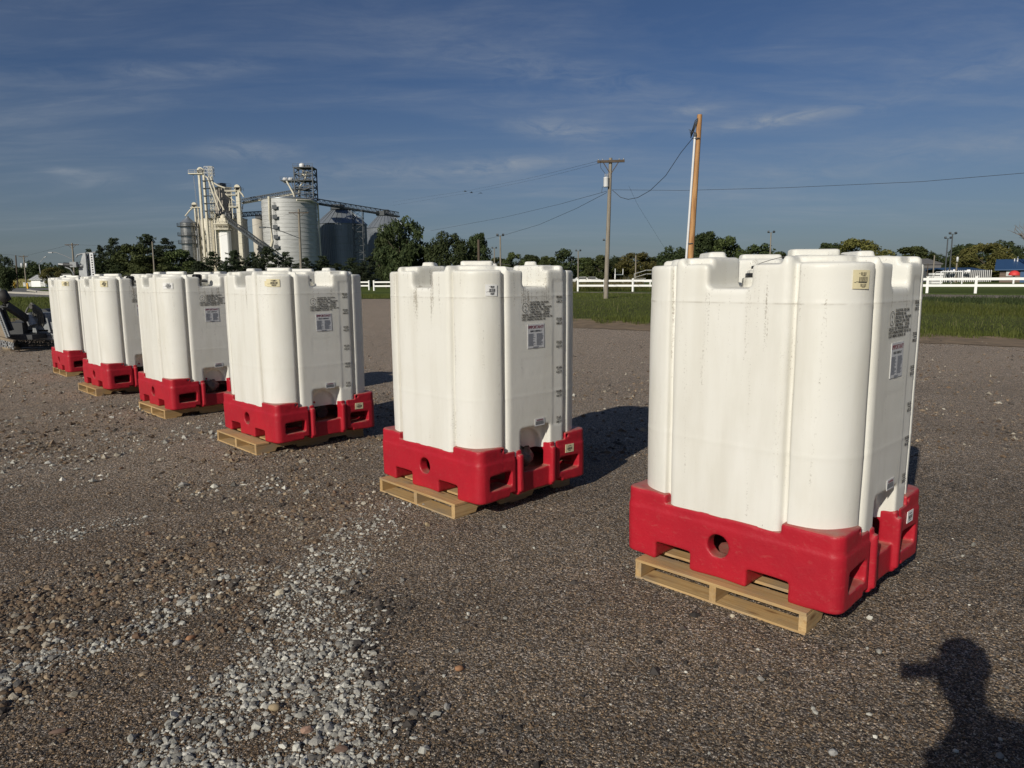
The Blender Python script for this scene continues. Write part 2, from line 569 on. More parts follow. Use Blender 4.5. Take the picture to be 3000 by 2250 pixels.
def surface_nets(F, org, h):
    """quads around the zero level of a sampled field"""
    nx, ny, nz = F.shape
    inside = F < 0
    acc = np.zeros((nx - 1, ny - 1, nz - 1, 3), np.float32)
    cnt = np.zeros((nx - 1, ny - 1, nz - 1), np.float32)
    offs = [(i, j, k) for i in (0, 1) for j in (0, 1) for k in (0, 1)]

    def sl(o):
        return (slice(o[0], nx - 1 + o[0]), slice(o[1], ny - 1 + o[1]), slice(o[2], nz - 1 + o[2]))
    for o in offs:
        for ax in range(3):
            if o[ax] == 0:
                q = list(o)
                q[ax] = 1
                a, b = F[sl(o)], F[sl(q)]
                m = (a < 0) != (b < 0)
                t = np.where(m, a / np.where(m, a - b, 1), 0)
                for d in range(3):
                    acc[..., d] += np.where(m, o[d] + (t if d == ax else 0), 0)
                cnt += m
    act = cnt > 0
    idx = -np.ones(act.shape, np.int64)
    idx[act] = np.arange(act.sum())
    ii = np.argwhere(act).astype(np.float32)
    V = (ii + acc[act] / cnt[act][:, None]) * h + np.array(org, np.float32)
    quads = []
    for ax in range(3):
        u, v = (ax + 1) % 3, (ax + 2) % 3
        s0 = [slice(0, n) for n in F.shape]
        s1 = list(s0)
        s0[ax], s1[ax] = slice(0, F.shape[ax] - 1), slice(1, F.shape[ax])
        a, b = inside[tuple(s0)], inside[tuple(s1)]
        e = np.argwhere(a != b)
        ok = (e[:, u] > 0) & (e[:, v] > 0) & (e[:, u] < F.shape[u] - 1) & (e[:, v] < F.shape[v] - 1)
        e = e[ok]
        fl = a[tuple(e.T)]
        c = []
        for du, dv in ((-1, -1), (0, -1), (0, 0), (-1, 0)):
            q = e.copy()
            q[:, u] += du
            q[:, v] += dv
            c.append(idx[tuple(q.T)])
        c = np.stack(c, 1)
        c[~fl] = c[~fl][:, ::-1]
        quads.append(c)
    return V, np.concatenate(quads)


def grid(lo, hi, h):
    ax = [np.arange(lo[i], hi[i] + h, h, dtype=np.float32) for i in range(3)]
    return np.meshgrid(*ax, indexing='ij')


AX, AY = 0.6245, 0.590            # half width and half depth of a tote's base
PX, PY = AX - 0.014, AY - 0.014      # the tank's flat panels
HP = 0.118                         # pallet height


def tank_mesh(m):
    h = 0.0105
    lo, hi = (-AX - .01, -AY - .01, .29), (AX + .01, AY + .01, 1.78)
    x, y, z = grid(lo, hi, h)
    ax_, ay_ = np.abs(x), np.abs(y)
    xf = x + .0155                     # the front's features sit a little off the middle
    # corner columns
    col = smax(rb2(x, y - .007, AX - .025, AY - .0205, .23), z - 1.667, .022)
    # flat panels that wrap over the top as two crossing straps
    wf, wr = .320, .313
    bf = smax(rb2(xf, y, wf, PY, .036), z - 1.702, .035)
    br = smax(rb2(x, y - .016, PX, wr, .036), z - 1.702, .035)
    plat = smax(rb2(x, y, AX - .125, AY - .125, .16), z - 1.702, .02)
    f = smin(smin(smin(col, bf, .010), br, .010), plat, .014)
    # a gutter down both edges of every panel
    for w_, p_, q_ in ((wf, np.abs(xf), ay_), (wr, np.abs(y - .016), ax_)):
        e_ = (AY if w_ == wf else AX) - .026
        gut = np.sqrt((p_ - w_ - .016) ** 2 + ((q_ - e_) * .5) ** 2) - .0165
        f = smax(f, -gut, .010)
    # ledge along the outer top of each panel, between its ribs
    for cut in (bx3(xf, y, z, (0, -PY, 1.75), (.262, .055, .083), .01), bx3(xf, y, z, (0, PY, 1.75), (.262, .055, .083), .01),
                bx3(x, y, z, (PX, 0, 1.75), (.055, .262, .083), .01), bx3(x, y, z, (-PX, 0, 1.75), (.055, .262, .083), .01),
                bx3(xf, y, z, (.19, -.40, 1.75), (.078, .22, .083), .01), bx3(x, y, z, (.43, -.19, 1.75), (.22, .078, .083), .01)):
        f = smax(f, -cut, .018)
    # stacking pads, one on each corner
    for sx in (-1, 1):
        for sy in (-1, 1):
            a = (x * sx + y * sy) / math.sqrt(2)
            b = (x * sx - y * sy) / math.sqrt(2)
            f = smin(f, smax(rb2(a - .40, b, .046, .12, .02), np.abs(z - 1.70) - .037, .012), .012)
    # slots from each side to the well in the middle
    f = smax(f, -bx3(xf, y, z, (0, 0, 1.80), (.118, 1.0, .255), .03), .028)
    f = smax(f, -bx3(x, y, z, (0, 0, 1.80), (1.0, .121, .255), .03), .028)
    f = smax(f, -smax(np.sqrt(x * x + y * y) - .275, 1.545 - z, .02), .02)
    # neck of the filler opening
    f = smin(f, smax(np.sqrt(x * x + y * y) - .220, np.abs(z - 1.55) - .048, .012), .012)
    # bay for the valve at the foot of the right side
    f = smax(f, -bx3(x, y, z, (PX, 0, .36), (.085, .157, .130), .02), .016)
    f = smax(f, -smax(np.sqrt(y * y + (z - .325) ** 2) - .135, np.abs(x - PX) - .13, .02), .016)
    # shallow mouldings of the right side: level strip, marking block, two name plates
    rec = bx3(x, y, z, (PX, .252, 1.032), (.0045, .060, .558), .002)
    rec = np.minimum(rec, bx3(x, y, z, (PX, .014, 1.352), (.0014, .178, .098), .001))
    for zc_, hz_ in ((.948, .073), (.633, .075)):
        rec = np.minimum(rec, bx3(x, y, z, (PX, .022, zc_), (.0016, .164, hz_), .001))
    f = np.maximum(f, -rec)
    # mould parting lines
    f = f - .0022 * np.exp(-((z - 1.475) / .007) ** 2) - .0016 * np.exp(-((z - .742) / .008) ** 2)
    # the skin of a blown tank is never dead flat
    f = f + .0012 * np.sin(x * 7 + 1.3) * np.sin(y * 6 + z * 4.1) + .0007 * np.sin(z * 11 + x * 5) + .004 * ((z - 1.0) ** 2 - .2) * (z < 1.6)
    V, Q = surface_nets(f.astype(np.float32), lo, h)
    return np_mesh('tank', V, Q, m, True)


def base_mesh(m):
    h = 0.0098
    lo, hi = (-AX - .035, -AY - .035, -.02), (AX + .035, AY + .035, .42)
    x, y, z = grid(lo, hi, h)
    ax_, ay_ = np.abs(x), np.abs(y)
    inset = .006 * np.clip((z - .295) / .01, 0, 1)
    out = rb2(x, y, AX, AY, .065) + inset
    f = smax(smax(out, z - .392, .016), -z, .014)
    # the sides drop to a lower rim where the tank's panels stand
    xf = x + .0155
    f = smax(f, -np.minimum(np.maximum(np.abs(xf) - .333, .342 - z), np.maximum(ay_ - .328, .342 - z)), .012)
    # a shallow groove under the rim
    f = f + .0035 * np.exp(-((z - .294) / .006) ** 2)
    # fork tunnels from front to back
    for s in (-1, 1):
        f = smax(f, -bx3(xf, y, z, (.279 * s, 0, 0), (.1125, 2, .100), .012), .010)
    # drain hole, blind
    f = smax(f, -smax(np.sqrt(xf * xf + (z - .182) ** 2) - .062, np.abs(ay_ - AY) - .62, .01), .010)
    # hollow core reached by the hand holes
    f = np.maximum(f, -bx3(x, y, z, (0, 0, .195), (AX - .09, AY - .08, .085), .02))
    for s in (-1, 1):
        for sx in (-1, 1):
            f = smax(f, -bx3(x, y, z, (AX * sx, .377 * s, .141), (.16, .110, .0545), .012), .009)
    # valve bay
    f = smax(f, -bx3(x, y, z, (AX, 0, .457), (.37, .155, .300), .012), .012)
    f = smax(f, -bx3(x, y, z, (AX + .001, 0, .09), (.018, .158, .12), .004), .008)
    # posts on both sides of the bay with a groove beyond each
    for s in (-1, 1):
        f = smax(f, -bx3(x, y, z, (AX, .216 * s, .15), (.020, .012, .27), .004), .006)
        f = smin(f, bx3(x, y, z, (AX - .018, .178 * s, .166), (.036, .021, .142), .008), .008)
        f = smax(f, -bx3(x, y, z, (AX, .252 * s, 0), (.12, .034, .030), .006), .008)
        f = smax(f, -smax(np.sqrt((y - .355 * s) ** 2 + (z - .366) ** 2) - .013, np.abs(ax_ - AX) - .03, .005), .005)
    f = f + .0022 * np.sin(x * 9 + 1) * np.sin(z * 8 + y * 7) + .0012 * np.sin(x * 23 + y * 19)
    V, Q = surface_nets(f.astype(np.float32), lo, h)
    return np_mesh('base', V, Q, m, True)


def tank_material():
    m = bpy.data.materials.new('tank_plastic')
    m.use_nodes = True
    t = NT(m.node_tree)
    p = m.node_tree.nodes['Principled BSDF']
    oc = t.n('ShaderNodeTexCoord').outputs['Object']
    rn = t.n('ShaderNodeObjectInfo').outputs['Random']
    sh = t.n('ShaderNodeVectorMath', {0: oc, 1: t.n('ShaderNodeCombineXYZ', {0: t.m('MULTIPLY', rn, 37.0), 1: t.m('MULTIPLY', rn, 11.0), 2: t.m('MULTIPLY', rn, 23.0)}).outputs[0]}, operation='ADD').outputs[0]
    s = t.n('ShaderNodeSeparateXYZ', {0: oc})
    c = t.mix(t.maprange(t.noise(sh, 3.0, 4), 0.3, 0.7), (0.86, 0.855, 0.795), (0.89, 0.887, 0.84))
    # rain-washed dirt: speckle gathered in streaks that start under the slots and the parting line
    streak = t.noise(t.scale(sh, (26, 26, 1.1)), 1.0, 5, 0.7)
    speck = t.noise(sh, 95, 5, 0.75)
    fall = t.maprange(s.outputs[2], 0.95, 1.5, 0.0, 1.0)
    under = t.maprange(t.m('ABSOLUTE', t.m('SUBTRACT', t.m('MINIMUM', t.m('ABSOLUTE', s.outputs[0]), t.m('ABSOLUTE', s.outputs[1])), 0.10)), 0.0, 0.16, 1.0, 0.0)
    band = t.maprange(t.m('ABSOLUTE', t.m('SUBTRACT', s.outputs[2], 1.46)), 0.0, 0.16, 1.0, 0.0)
    low = t.maprange(t.m('ABSOLUTE', t.m('SUBTRACT', s.outputs[2], 1.63)), 0.0, 0.10, 0.5, 0.0)
    dens = t.m('ADD', t.m('MULTIPLY', under, t.m('ADD', t.m('MULTIPLY', fall, 0.22), t.m('MULTIPLY', band, 0.30))), t.m('MULTIPLY', low, 0.16))
    amt = t.maprange(rn, 0, 1, 0.30, 1.0)
    dens = t.m('MULTIPLY', dens, amt)
    d = t.m('ADD', t.m('MULTIPLY', t.maprange(streak, 0.42, 0.72), 0.72), t.m('MULTIPLY', t.maprange(speck, 0.40, 0.75), 0.62))
    mark = t.maprange(t.m('ADD', d, dens), 0.78, 1.05, 0.0, 0.62)
    c = t.mix(mark, c, (0.20, 0.155, 0.10))
    # broad faint grime
    grime = t.maprange(t.noise(t.scale(sh, (5, 5, 0.8)), 1.0, 5, 0.6), 0.48, 0.85, 0, 0.42)
    c = t.mix(grime, c, (0.55, 0.51, 0.41))
    # odd scuffs
    sc = t.noise(t.scale(sh, (7, 7, 30)), 1.6, 7, 0.7, dist=2.0)
    c = t.mix(t.maprange(sc, 0.69, 0.76, 0, 0.5), c, (0.32, 0.28, 0.22))
    # dirt that lies along the parting lines
    pl = t.m('MULTIPLY', t.maprange(t.m('ABSOLUTE', t.m('SUBTRACT', s.outputs[2], 1.472)), 0, .006, .45, 0), t.maprange(t.noise(sh, 9, 4), .42, .62))
    c = t.mix(pl, c, (0.30, 0.26, 0.20))
    m.node_tree.links.new(c, p.inputs['Base Color'])
    p.inputs['Roughness'].default_value = 0.42
    p.inputs['Specular IOR Level'].default_value = 0.35
    b = t.n('ShaderNodeBump', {'Height': t.m('ADD', t.noise(sh, 14, 3), t.m('MULTIPLY', speck, 0.12)), 'Strength': 0.06, 'Distance': 0.02})
    m.node_tree.links.new(b.outputs[0], p.inputs['Normal'])
    # milky wall: part of the daylight passes through the hollow tank
    tl = t.n('ShaderNodeBsdfTranslucent', {'Color': t.mix(1.0, c, (1.0, 0.95, 0.80), 'MULTIPLY')})
    ms = t.n('ShaderNodeMixShader', {0: 0.22})
    m.node_tree.links.new(p.outputs[0], ms.inputs[1])
    m.node_tree.links.new(tl.outputs[0], ms.inputs[2])
    m.node_tree.links.new(ms.outputs[0], m.node_tree.nodes['Material Output'].inputs[0])
    return m


def red_material():
    m = bpy.data.materials.new('red_plastic')
    m.use_nodes = True
    t = NT(m.node_tree)
    p = m.node_tree.nodes['Principled BSDF']
    oc = t.n('ShaderNodeTexCoord').outputs['Object']
    rn = t.n('ShaderNodeObjectInfo').outputs['Random']
    sh = t.n('ShaderNodeVectorMath', {0: oc, 1: t.n('ShaderNodeCombineXYZ', {0: t.m('MULTIPLY', rn, 31.0), 1: t.m('MULTIPLY', rn, 17.0), 2: 0.0}).outputs[0]}, operation='ADD').outputs[0]
    c = t.mix(t.maprange(t.noise(sh, 4.0, 5), 0.3, 0.7), (0.42, 0.012, 0.025), (0.345, 0.012, 0.024))
    # chalky scuffs and splashes
    sc = t.noise(t.scale(sh, (9, 9, 22)), 1.5, 7, 0.72, dist=1.5)
    c = t.mix(t.maprange(sc, 0.56, 0.76, 0, 0.32), c, (0.42, 0.13, 0.11))
    sp = t.noise(sh, 70, 4, 0.7)
    c = t.mix(t.maprange(sp, 0.66, 0.76, 0, 0.4), c, (0.36, 0.20, 0.15))
    # dust lying on ledges
    nz = t.n('ShaderNodeSeparateXYZ', {0: t.n('ShaderNodeNewGeometry').outputs['True Normal']}).outputs[2]
    du = t.m('MULTIPLY', t.maprange(nz, 0.55, 0.95), t.maprange(t.noise(sh, 11, 5), 0.3, 0.6, 0.25, 0.75))
    c = t.mix(du, c, (0.33, 0.20, 0.15))
    m.node_tree.links.new(c, p.inputs['Base Color'])
    p.inputs['Roughness'].default_value = 0.46
    p.inputs['Specular IOR Level'].default_value = 0.35
    b = t.n('ShaderNodeBump', {'Height': t.m('ADD', t.noise(sh, 16, 4), t.m('MULTIPLY', sp, 0.25)), 'Strength': 0.22, 'Distance': 0.02})
    m.node_tree.links.new(b.outputs[0], p.inputs['Normal'])
    return m


M_tank, M_red = tank_material(), red_material()
M_ink = mat('stencil_ink', (0.022, 0.022, 0.024), 0.7)
M_inkred = mat('label_red', (0.22, 0.018, 0.04), 0.6)
M_inkgrey = mat('label_print', (0.16, 0.165, 0.19), 0.6)
M_paper = mat('label_paper', (0.66, 0.66, 0.66), 0.5, var=0.15, vscale=30)
M_cream = mat('sticker_cream', (0.74, 0.66, 0.42), 0.6, var=0.12, vscale=25)
M_white = mat('sticker_white', (0.80, 0.80, 0.78), 0.6, var=0.06, vscale=25)
M_black = mat('black_plastic', (0.014, 0.014, 0.015), 0.4)
M_rubber = mat('dark_rubber', (0.028, 0.026, 0.025), 0.7, var=0.3)
M_bag = mat('dusty_bag', (0.24, 0.175, 0.15), 0.55, var=0.5, vscale=14, bump=0.8, bscale=30)
M_wire = mat('thin_wire', (0.09, 0.085, 0.08), 0.5)

FACE = Matrix(((0, 0, 1), (1, 0, 0), (0, 1, 0)))      # print laid on the right side: reads along +Y, faces +X


def text_pts(s, width=None, height=0.02, align='LEFT'):
    cu = bpy.data.curves.new('print', 'FONT')
    cu.body = s
    cu.size = 1.0
    cu.resolution_u = 2
    o = bpy.data.objects.new('print', cu)
    COL.objects.link(o)
    bpy.context.view_layer.update()
    dg = bpy.context.evaluated_depsgraph_get()
    me = bpy.data.meshes.new_from_object(o.evaluated_get(dg))
    vs = [v.co.copy() for v in me.vertices]
    fs = [tuple(p.vertices) for p in me.polygons]
    bpy.data.objects.remove(o)
    bpy.data.meshes.remove(me)
    bpy.data.curves.remove(cu)
    x0, x1 = min(v.x for v in vs), max(v.x for v in vs)
    sy = height / 0.70
    sx = width / (x1 - x0) if width else sy
    sh = -x0 if align == 'LEFT' else -(x0 + x1) / 2
    return [Vector(((v.x + sh) * sx, v.y * sy, 0)) for v in vs], fs


def put_text(mb, s, y, z, height, width=None, align='LEFT', lift=0.0, bold=0.0):
    vs, fs = text_pts(s, width, height, align)
    for d in ((0,) if not bold else (-bold, bold)):
        mb.add([FACE @ (v + Vector((d, 0, 0))) + Vector((PX + lift + d * .1, y, z)) for v in vs], fs)


def rect(mb, y0, y1, z0, z1, lift):
    X = PX + lift
    mb.add([(X, y0, z0), (X, y1, z0), (X, y1, z1), (X, y0, z1)], [(0, 1, 2, 3)])


ME_tank, ME_base = tank_mesh(M_tank), base_mesh(M_red)

# stencilled approval block
st = MB()
for i_, (s, y, w) in enumerate((('31H2/Y/05 /10 /USA', -.066, .205), ('SNYDER IND. INC.', -.066, .165), ('LINCOLN, NE.  4462/2479', -.066, .235),
                   ('CAPACITY-1249 LITERS', -.066, .212), ('TARE MASS-   120 KG', -.064, .215),
                   ('GAUGE TEST PRESSURE-100 KPA', -.146, .292), ('LAST LEAKPROOFNESS TEST-05 /10', -.146, .325), ('LAST INSPECTION-05 /10', -.144, .245))):
    put_text(st, s, y, 1.424 - .0180 * i_, .0150, w, lift=.0032, bold=.0014)
put_text(st, 'u', -.109, 1.397, .018, None, 'CENTER', .0032, .0009)
put_text(st, 'n', -.109, 1.371, .018, None, 'CENTER', .0032, .0009)
n = 40
ring = [(PX + .0032, -.109 + rr * .034 * math.cos(2 * math.pi * k / n), 1.392 + rr * .037 * math.sin(2 * math.pi * k / n)) for rr in (1, .90) for k in range(n)]
st.add(ring, [(k, (k + 1) % n, n + (k + 1) % n, n + k) for k in range(n)])
ME_stencil = st.mesh('approval_marking', M_ink)
# level marks
ME_level = []
for s1, s2, z in (('330 GAL.', '1249 LIT.', 1.447), ('275 GAL.', '1040 LIT.', 1.281), ('220 GAL.', '833 LIT.', 1.103), ('165 GAL.', '625 LIT.', .906),
                  ('110 GAL.', '416 LIT.', .718), ('55 GAL.', '208 LIT.', .511)):
    lv = MB()
    put_text(lv, s1, .262, z + .008, .018, .068 if len(s1) > 7 else .058, 'CENTER', .0016, .0014)
    put_text(lv, s2, .264, z - .027, .018, .068, 'CENTER', .0016, .0014)
    rect(lv, .240, .286, z - .0022, z + .0022, .0018)
    ME_level.append(lv.mesh('level_mark', M_ink))


def label_tree(parent, rn):
    """the two paper labels of the right side, with their print"""
    b = MB()
    b.box((PX + .0022, .001, 1.181), (.0024, .178, .178))
    lab = b.build('care_label', M_paper, parent)
    k = MB()
    put_text(k, 'IMPORTANT!', .001, 1.236, .024, .160, 'CENTER', .0042, .0007)
    k.build('label_heading', M_inkred, lab)
    k = MB()
    put_text(k, 'READ CAREFULLY', .001, 1.212, .013, .118, 'CENTER', .0042, .0006)
    k.build('label_subheading', M_ink, lab)
    k = MB()
    for c0 in (-.080, .007):
        for i in range(17):
            rect(k, c0, c0 + rn.uniform(.045, .074), 1.196 - i * .0054, 1.1988 - i * .0054, .0042)
    for i in range(3):
        rect(k, -.03, .035 - i * .006, 1.100 - i * .0045, 1.1022 - i * .0045, .0042)
    k.build('label_print', M_inkgrey, lab)
    b = MB()
    b.box((PX + .0024, .041, .522), (.0024, .106, .056))
    lab = b.build('warning_label', M_paper, parent)
    k = MB()
    put_text(k, 'WARNING', .041, .532, .012, .074, 'CENTER', .0044, .0006)
    k.build('label_heading', M_inkred, lab)
    k = MB()
    for i in range(4):
        rect(k, -.006, .088 - rn.uniform(0, .012), .5245 - i * .0068, .5282 - i * .0068, .0044)
    k.build('label_print', M_ink, lab)


CR = .23
CCX, CCY = AX - .025 - CR, -(AY - .0205 - CR) + .007


def col_pt(s, lift):
    """point of the near corner column's outline at arc distance s from its corner"""
    q = CR * math.pi / 4
    if s > q:
        return Vector((CCX + CR + lift, CCY + s - q, 0))
    if s < -q:
        return Vector((CCX + s + q, CCY - CR - lift, 0))
    a = s / CR - math.pi / 4
    return Vector((CCX + (CR + lift) * math.cos(a), CCY + (CR + lift) * math.sin(a), 0))


def arc_patch(mb, th, z, ws, hs, lift, n=8, skew=0.0):
    """a patch lying on the near corner column: bearing th, width ws, height hs"""
    vs = []
    for k in range(n + 1):
        c = col_pt(th + (k / n - .5) * ws, lift)
        dz = skew * (k / n - .5) * ws
        vs += [c + Vector((0, 0, z - hs / 2 + dz)), c + Vector((0, 0, z + hs / 2 + dz))]
    mb.add(vs, [(2 * k, 2 * k + 2, 2 * k + 3, 2 * k + 1) for k in range(n)], True)


def sticker(parent, th, z, w, h, m_, rn, skew, slip):
    lift = .0045
    b = MB()
    arc_patch(b, th, z, w, h, lift, skew=skew)
    if slip:
        arc_patch(b, th - .012 - w * .1, z - h * .12, w * .95, h * .66, lift - .0012, skew=skew - .03)
    o = b.build('barcode_sticker', m_, parent)
    k = MB()
    for zc_, hh_, wid in ((.30, .16, .34), (.02, .24, .52), (-.30, .16, .36)):
        x = -wid / 2
        while x < wid / 2:
            bw = rn.choice((.012, .018, .030))
            arc_patch(k, th + (x + .10) * w, z + zc_ * h, bw * w, hh_ * h, lift + .0016, 1, skew)
            x += bw + rn.choice((.012, .02, .03))
    for zc_, wid, o_ in ((.195, .2, .1), (-.125, .66, .0), (-.16, .5, .05), (-.40, .2, .1), (.33, .06, -.16), (-.15, .1, -.38)):
        arc_patch(k, th + o_ * w, z + zc_ * h, wid * w, .022 * h, lift + .0018, 3, skew)
    k.build('barcode', M_ink, o)


def base_tag(parent, z, m_, rn):
    X = AX - .006
    b = MB()
    b.box((X + .0075, .372, z), (.003, .098, .066), Euler((R(-2), 0, 0)).to_matrix())
    o = b.build('base_tag', m_, parent)
    k = MB()
    y = .345
    while y < .405:
        bw = rn.choice((.002, .003, .005))
        k.box((X + .0095, y, z - .003), (.0006, bw, .020))
        y += bw + rn.choice((.0025, .004, .006))
    for dz_, w_ in ((.018, .040), (-.020, .035)):
        k.box((X + .0095, .372, z + dz_), (.0006, w_, .004))
    k.build('barcode', M_ink, o)


def lid(parent):
    b = MB()
    b.lathe((0, 0, 0), [(.196, 1.594), (.203, 1.597), (.203, 1.620), (.196, 1.623)], 48)
    o = b.build('lid_ring', M_black, parent)
    b = MB()
    b.lathe((0, 0, 0), [(.194, 1.620), (.193, 1.632), (.184, 1.640), (.08, 1.646), (.0, 1.647)], 48)
    for k in range(8):
        a = k * math.pi / 4
        b.bar((.05 * math.cos(a), .05 * math.sin(a), 1.648), (.18 * math.cos(a), .18 * math.sin(a), 1.641), .012, .010)
    b.build('lid', M_tank, parent)
    b = MB()
    b.lathe((-.13, -.08, 0), [(.020, 1.640), (.020, 1.660), (.012, 1.664), (0, 1.664)], 14)
    b.build('vent_plug', M_black, parent)


def lanyard(parent, up, seed):
    """the vent plug's thin tether, a loop that rises over the well"""
    pts = []
    for k in range(17):
        t = k / 16
        pts.append((-.13 + .46 * t, -.08 + .10 * t, 1.664 + up * math.sin(t * math.pi * .80) ** .8 + .01 * t))
    MB().tube(pts, .0018, 5).build('lanyard', M_wire, parent)


def vent_cap(parent, x, y):
    b = MB()
    b.lathe((x, y, 0), [(.05, 1.55), (.052, 1.64), (.046, 1.70), (.0, 1.702)], 16)
    for k in range(10):
        a = k * math.pi / 5
        b.box((x + .052 * math.cos(a), y + .052 * math.sin(a), 1.66), (.012, .012, .06), (0, 0, a))
    b.build('vent_cap', M_black, parent)


def valve(parent, rn, bag):
    b = MB()
    b.lathe((.33, 0, .0), [(.055, .17), (.058, .215), (.045, .225), (.045, .255), (.0, .258)], 16)
    b.tube([(.26, 0, .235), (.40, 0, .235), (.42, 0, .235), (.50, 0, .225)], [.045, .045, .055, .05], 14)
    for xx in (.30, .42, .49):
        b.tube([(xx - .01, 0, .232), (xx + .01, 0, .232)], .064, 14)
    v = b.build('valve', M_rubber, parent)
    MB().tube([(.36, 0, .27), (.36, -.01, .30), (.42, -.05 , .315), (.49, -.085, .345)], [.012, .012, .013, .011], 8).build('valve_handle', M_red, v)
    if bag:
        bb = MB()
        vs, fs = [], []
        nu, nv = 18, 12
        for i in range(nv + 1):
            for j in range(nu):
                a, t = 2 * math.pi * j / nu, i / nv
                r = (.022 + .062 * math.sin(min(1, t * 1.25) * math.pi * .82)) * (1 + .24 * math.sin(3 * a + 5 * t) + .16 * math.sin(7 * a + 2 + 9 * t))
                vs.append((.50 + r * math.cos(a) * .75 + .02 * t, -.045 + r * math.sin(a) + .02 * math.sin(4 * t), .165 + .16 * t + .008 * math.sin(5 * a)))
        for i in range(nv):
            for j in range(nu):
                fs.append((i * nu + j, i * nu + (j + 1) % nu, (i + 1) * nu + (j + 1) % nu, (i + 1) * nu + j))
        bb.add(vs, fs, True)
        bb.build('valve_bag', M_bag, parent)


# name, centre, turn, sticker (bearing, height, width, height, colour, tilt, slipped), tag colour, lanyard, vent cap, valve, bag
TOTES = [
    ((1.5239, 3.9679), -45.99, (.070, 1.585, .092, .086, 'w0', -.02, False), (.268, M_white), .055, False, False, False,
     'largest white tote with red base, nearest the camera, pale wire loop over its lid'),
    ((-0.2461, 5.6619), -45.91, (.092, 1.525, .086, .080, 'w1', -.03, False), (.262, M_cream), .05, False, True, True,
     'white tote streaked with brown dirt under its slots, second from the camera'),
    ((-2.3610, 7.6362), -44.70, (.006, 1.585, .128, .074, 'c', -.01, True), (.262, M_cream), .09, False, True, False,
     'white tote with two overlapped yellow stickers on its corner, third from the camera'),
    ((-4.3020, 9.5281), -44.99, (.004, 1.555, .122, .074, 'w', .0, False), None, .06, True, True, True,
     'white tote with a plain white corner sticker and black vent cap, fourth from the camera'),
    ((-6.1330, 11.3113), -44.06, (.004, 1.585, .105, .090, 'c', -.02, False), None, .05, True, True, False,
     'white tote half hidden by the tote with the white sticker, fifth from the camera'),
    ((-8.0291, 13.4290), -45.78, (.012, 1.590, .118, .080, 'c', -.02, False), None, .04, False, False, False,
     'farthest white tote of the row, beside the grey mower'),
]
MS = {'w0': M_cream, 'w1': M_white, 'c': M_cream, 'w': M_white}
proto_parts = None
for i, (xy, yaw, stk, tg, loop, cap_, has_valve, has_bag, lab) in enumerate(TOTES):
    rn = random.Random(50 + i)
    t = thing('plastic_tote', lab, 'tote', (xy[0], xy[1], HP), R(yaw), 'white totes with red bases in a row')
    link('tank', ME_tank, t)
    link('base', ME_base, t)
    link('approval_marking', ME_stencil, t)
    for me_ in ME_level:
        link('level_mark', me_, t)
    if i == 0:
        label_tree(t, rn)
        lid(t)
        proto_parts = [c for c in COL.objects if c.parent == t and c.name.split('.')[0] in ('care_label', 'warning_label', 'lid_ring', 'lid', 'vent_plug')]
    else:
        for c in proto_parts:
            copy_tree(c, t)
    sticker(t, stk[0], stk[1], stk[2], stk[3], MS[stk[4]], rn, stk[5], stk[6])
    if tg:
        base_tag(t, tg[0], tg[1], rn)
    lanyard(t, loop, i)
    if cap_:
        vent_cap(t, .40, -.075)
    if has_valve:
        valve(t, rn, has_bag)

# ------------------------------------------------------------------ pallets
def wood_material():
    m = bpy.data.materials.new('pallet_wood')
    m.use_nodes = True
    t = NT(m.node_tree)
    p = m.node_tree.nodes['Principled BSDF']
    oc = t.n('ShaderNodeTexCoord').outputs['Object']
    rn = t.n('ShaderNodeObjectInfo').outputs['Random']
    sh = t.n('ShaderNodeVectorMath', {0: oc, 1: t.n('ShaderNodeCombineXYZ', {0: t.m('MULTIPLY', rn, 91.0), 1: t.m('MULTIPLY', rn, 53.0), 2: t.m('MULTIPLY', rn, 29.0)}).outputs[0]}, operation='ADD').outputs[0]
    c = t.mix(rn, (0.39, 0.255, 0.112), (0.52, 0.36, 0.175))
    gr = t.noise(t.scale(sh, (1.2, 26, 26)), 1.6, 5, 0.6, dist=1.2)
    c = t.mix(t.maprange(gr, 0.42, 0.72, 0, 0.7), c, (0.30, 0.165, 0.06))
    st_ = t.noise(t.scale(sh, (2.5, 5, 5)), 1.3, 5, 0.6)
    c = t.mix(t.maprange(st_, 0.46, 0.70, 0, 0.75), c, (0.27, 0.22, 0.16))
    kn = t.n('ShaderNodeTexVoronoi', {'Vector': t.scale(sh, (3.0, 9, 9)), 'Scale': 1.0}).outputs['Distance']
    c = t.mix(t.maprange(kn, 0.06, 0.16, 0.75, 0), c, (0.16, 0.075, 0.03))
    m.node_tree.links.new(c, p.inputs['Base Color'])
    p.inputs['Roughness'].default_value = 0.75
    p.inputs['Specular IOR Level'].default_value = 0.25
    b = t.n('ShaderNodeBump', {'Height': gr, 'Strength': 0.35, 'Distance': 0.004})
    m.node_tree.links.new(b.outputs[0], p.inputs['Normal'])
    return m


M_wood = wood_material()
PW, PD = 0.98, 1.235


def beam_mesh(name, L, w, h):
    """a sawn length along X with slightly eased edges"""
    e = min(w, h) * .10
    prof = [(-w / 2 + e, -h / 2), (w / 2 - e, -h / 2), (w / 2, -h / 2 + e), (w / 2, h / 2 - e), (w / 2 - e, h / 2), (-w / 2 + e, h / 2), (-w / 2, h / 2 - e), (-w / 2, -h / 2 + e)]
    vs = [(x, a, b) for x in (-L / 2, L / 2) for a, b in prof]
    k = 8
    fs = [(i, (i + 1) % k, k + (i + 1) % k, k + i) for i in range(k)] + [tuple(reversed(range(k))), tuple(range(k, 2 * k))]
    return MB().add(vs, fs).mesh(name, M_wood)


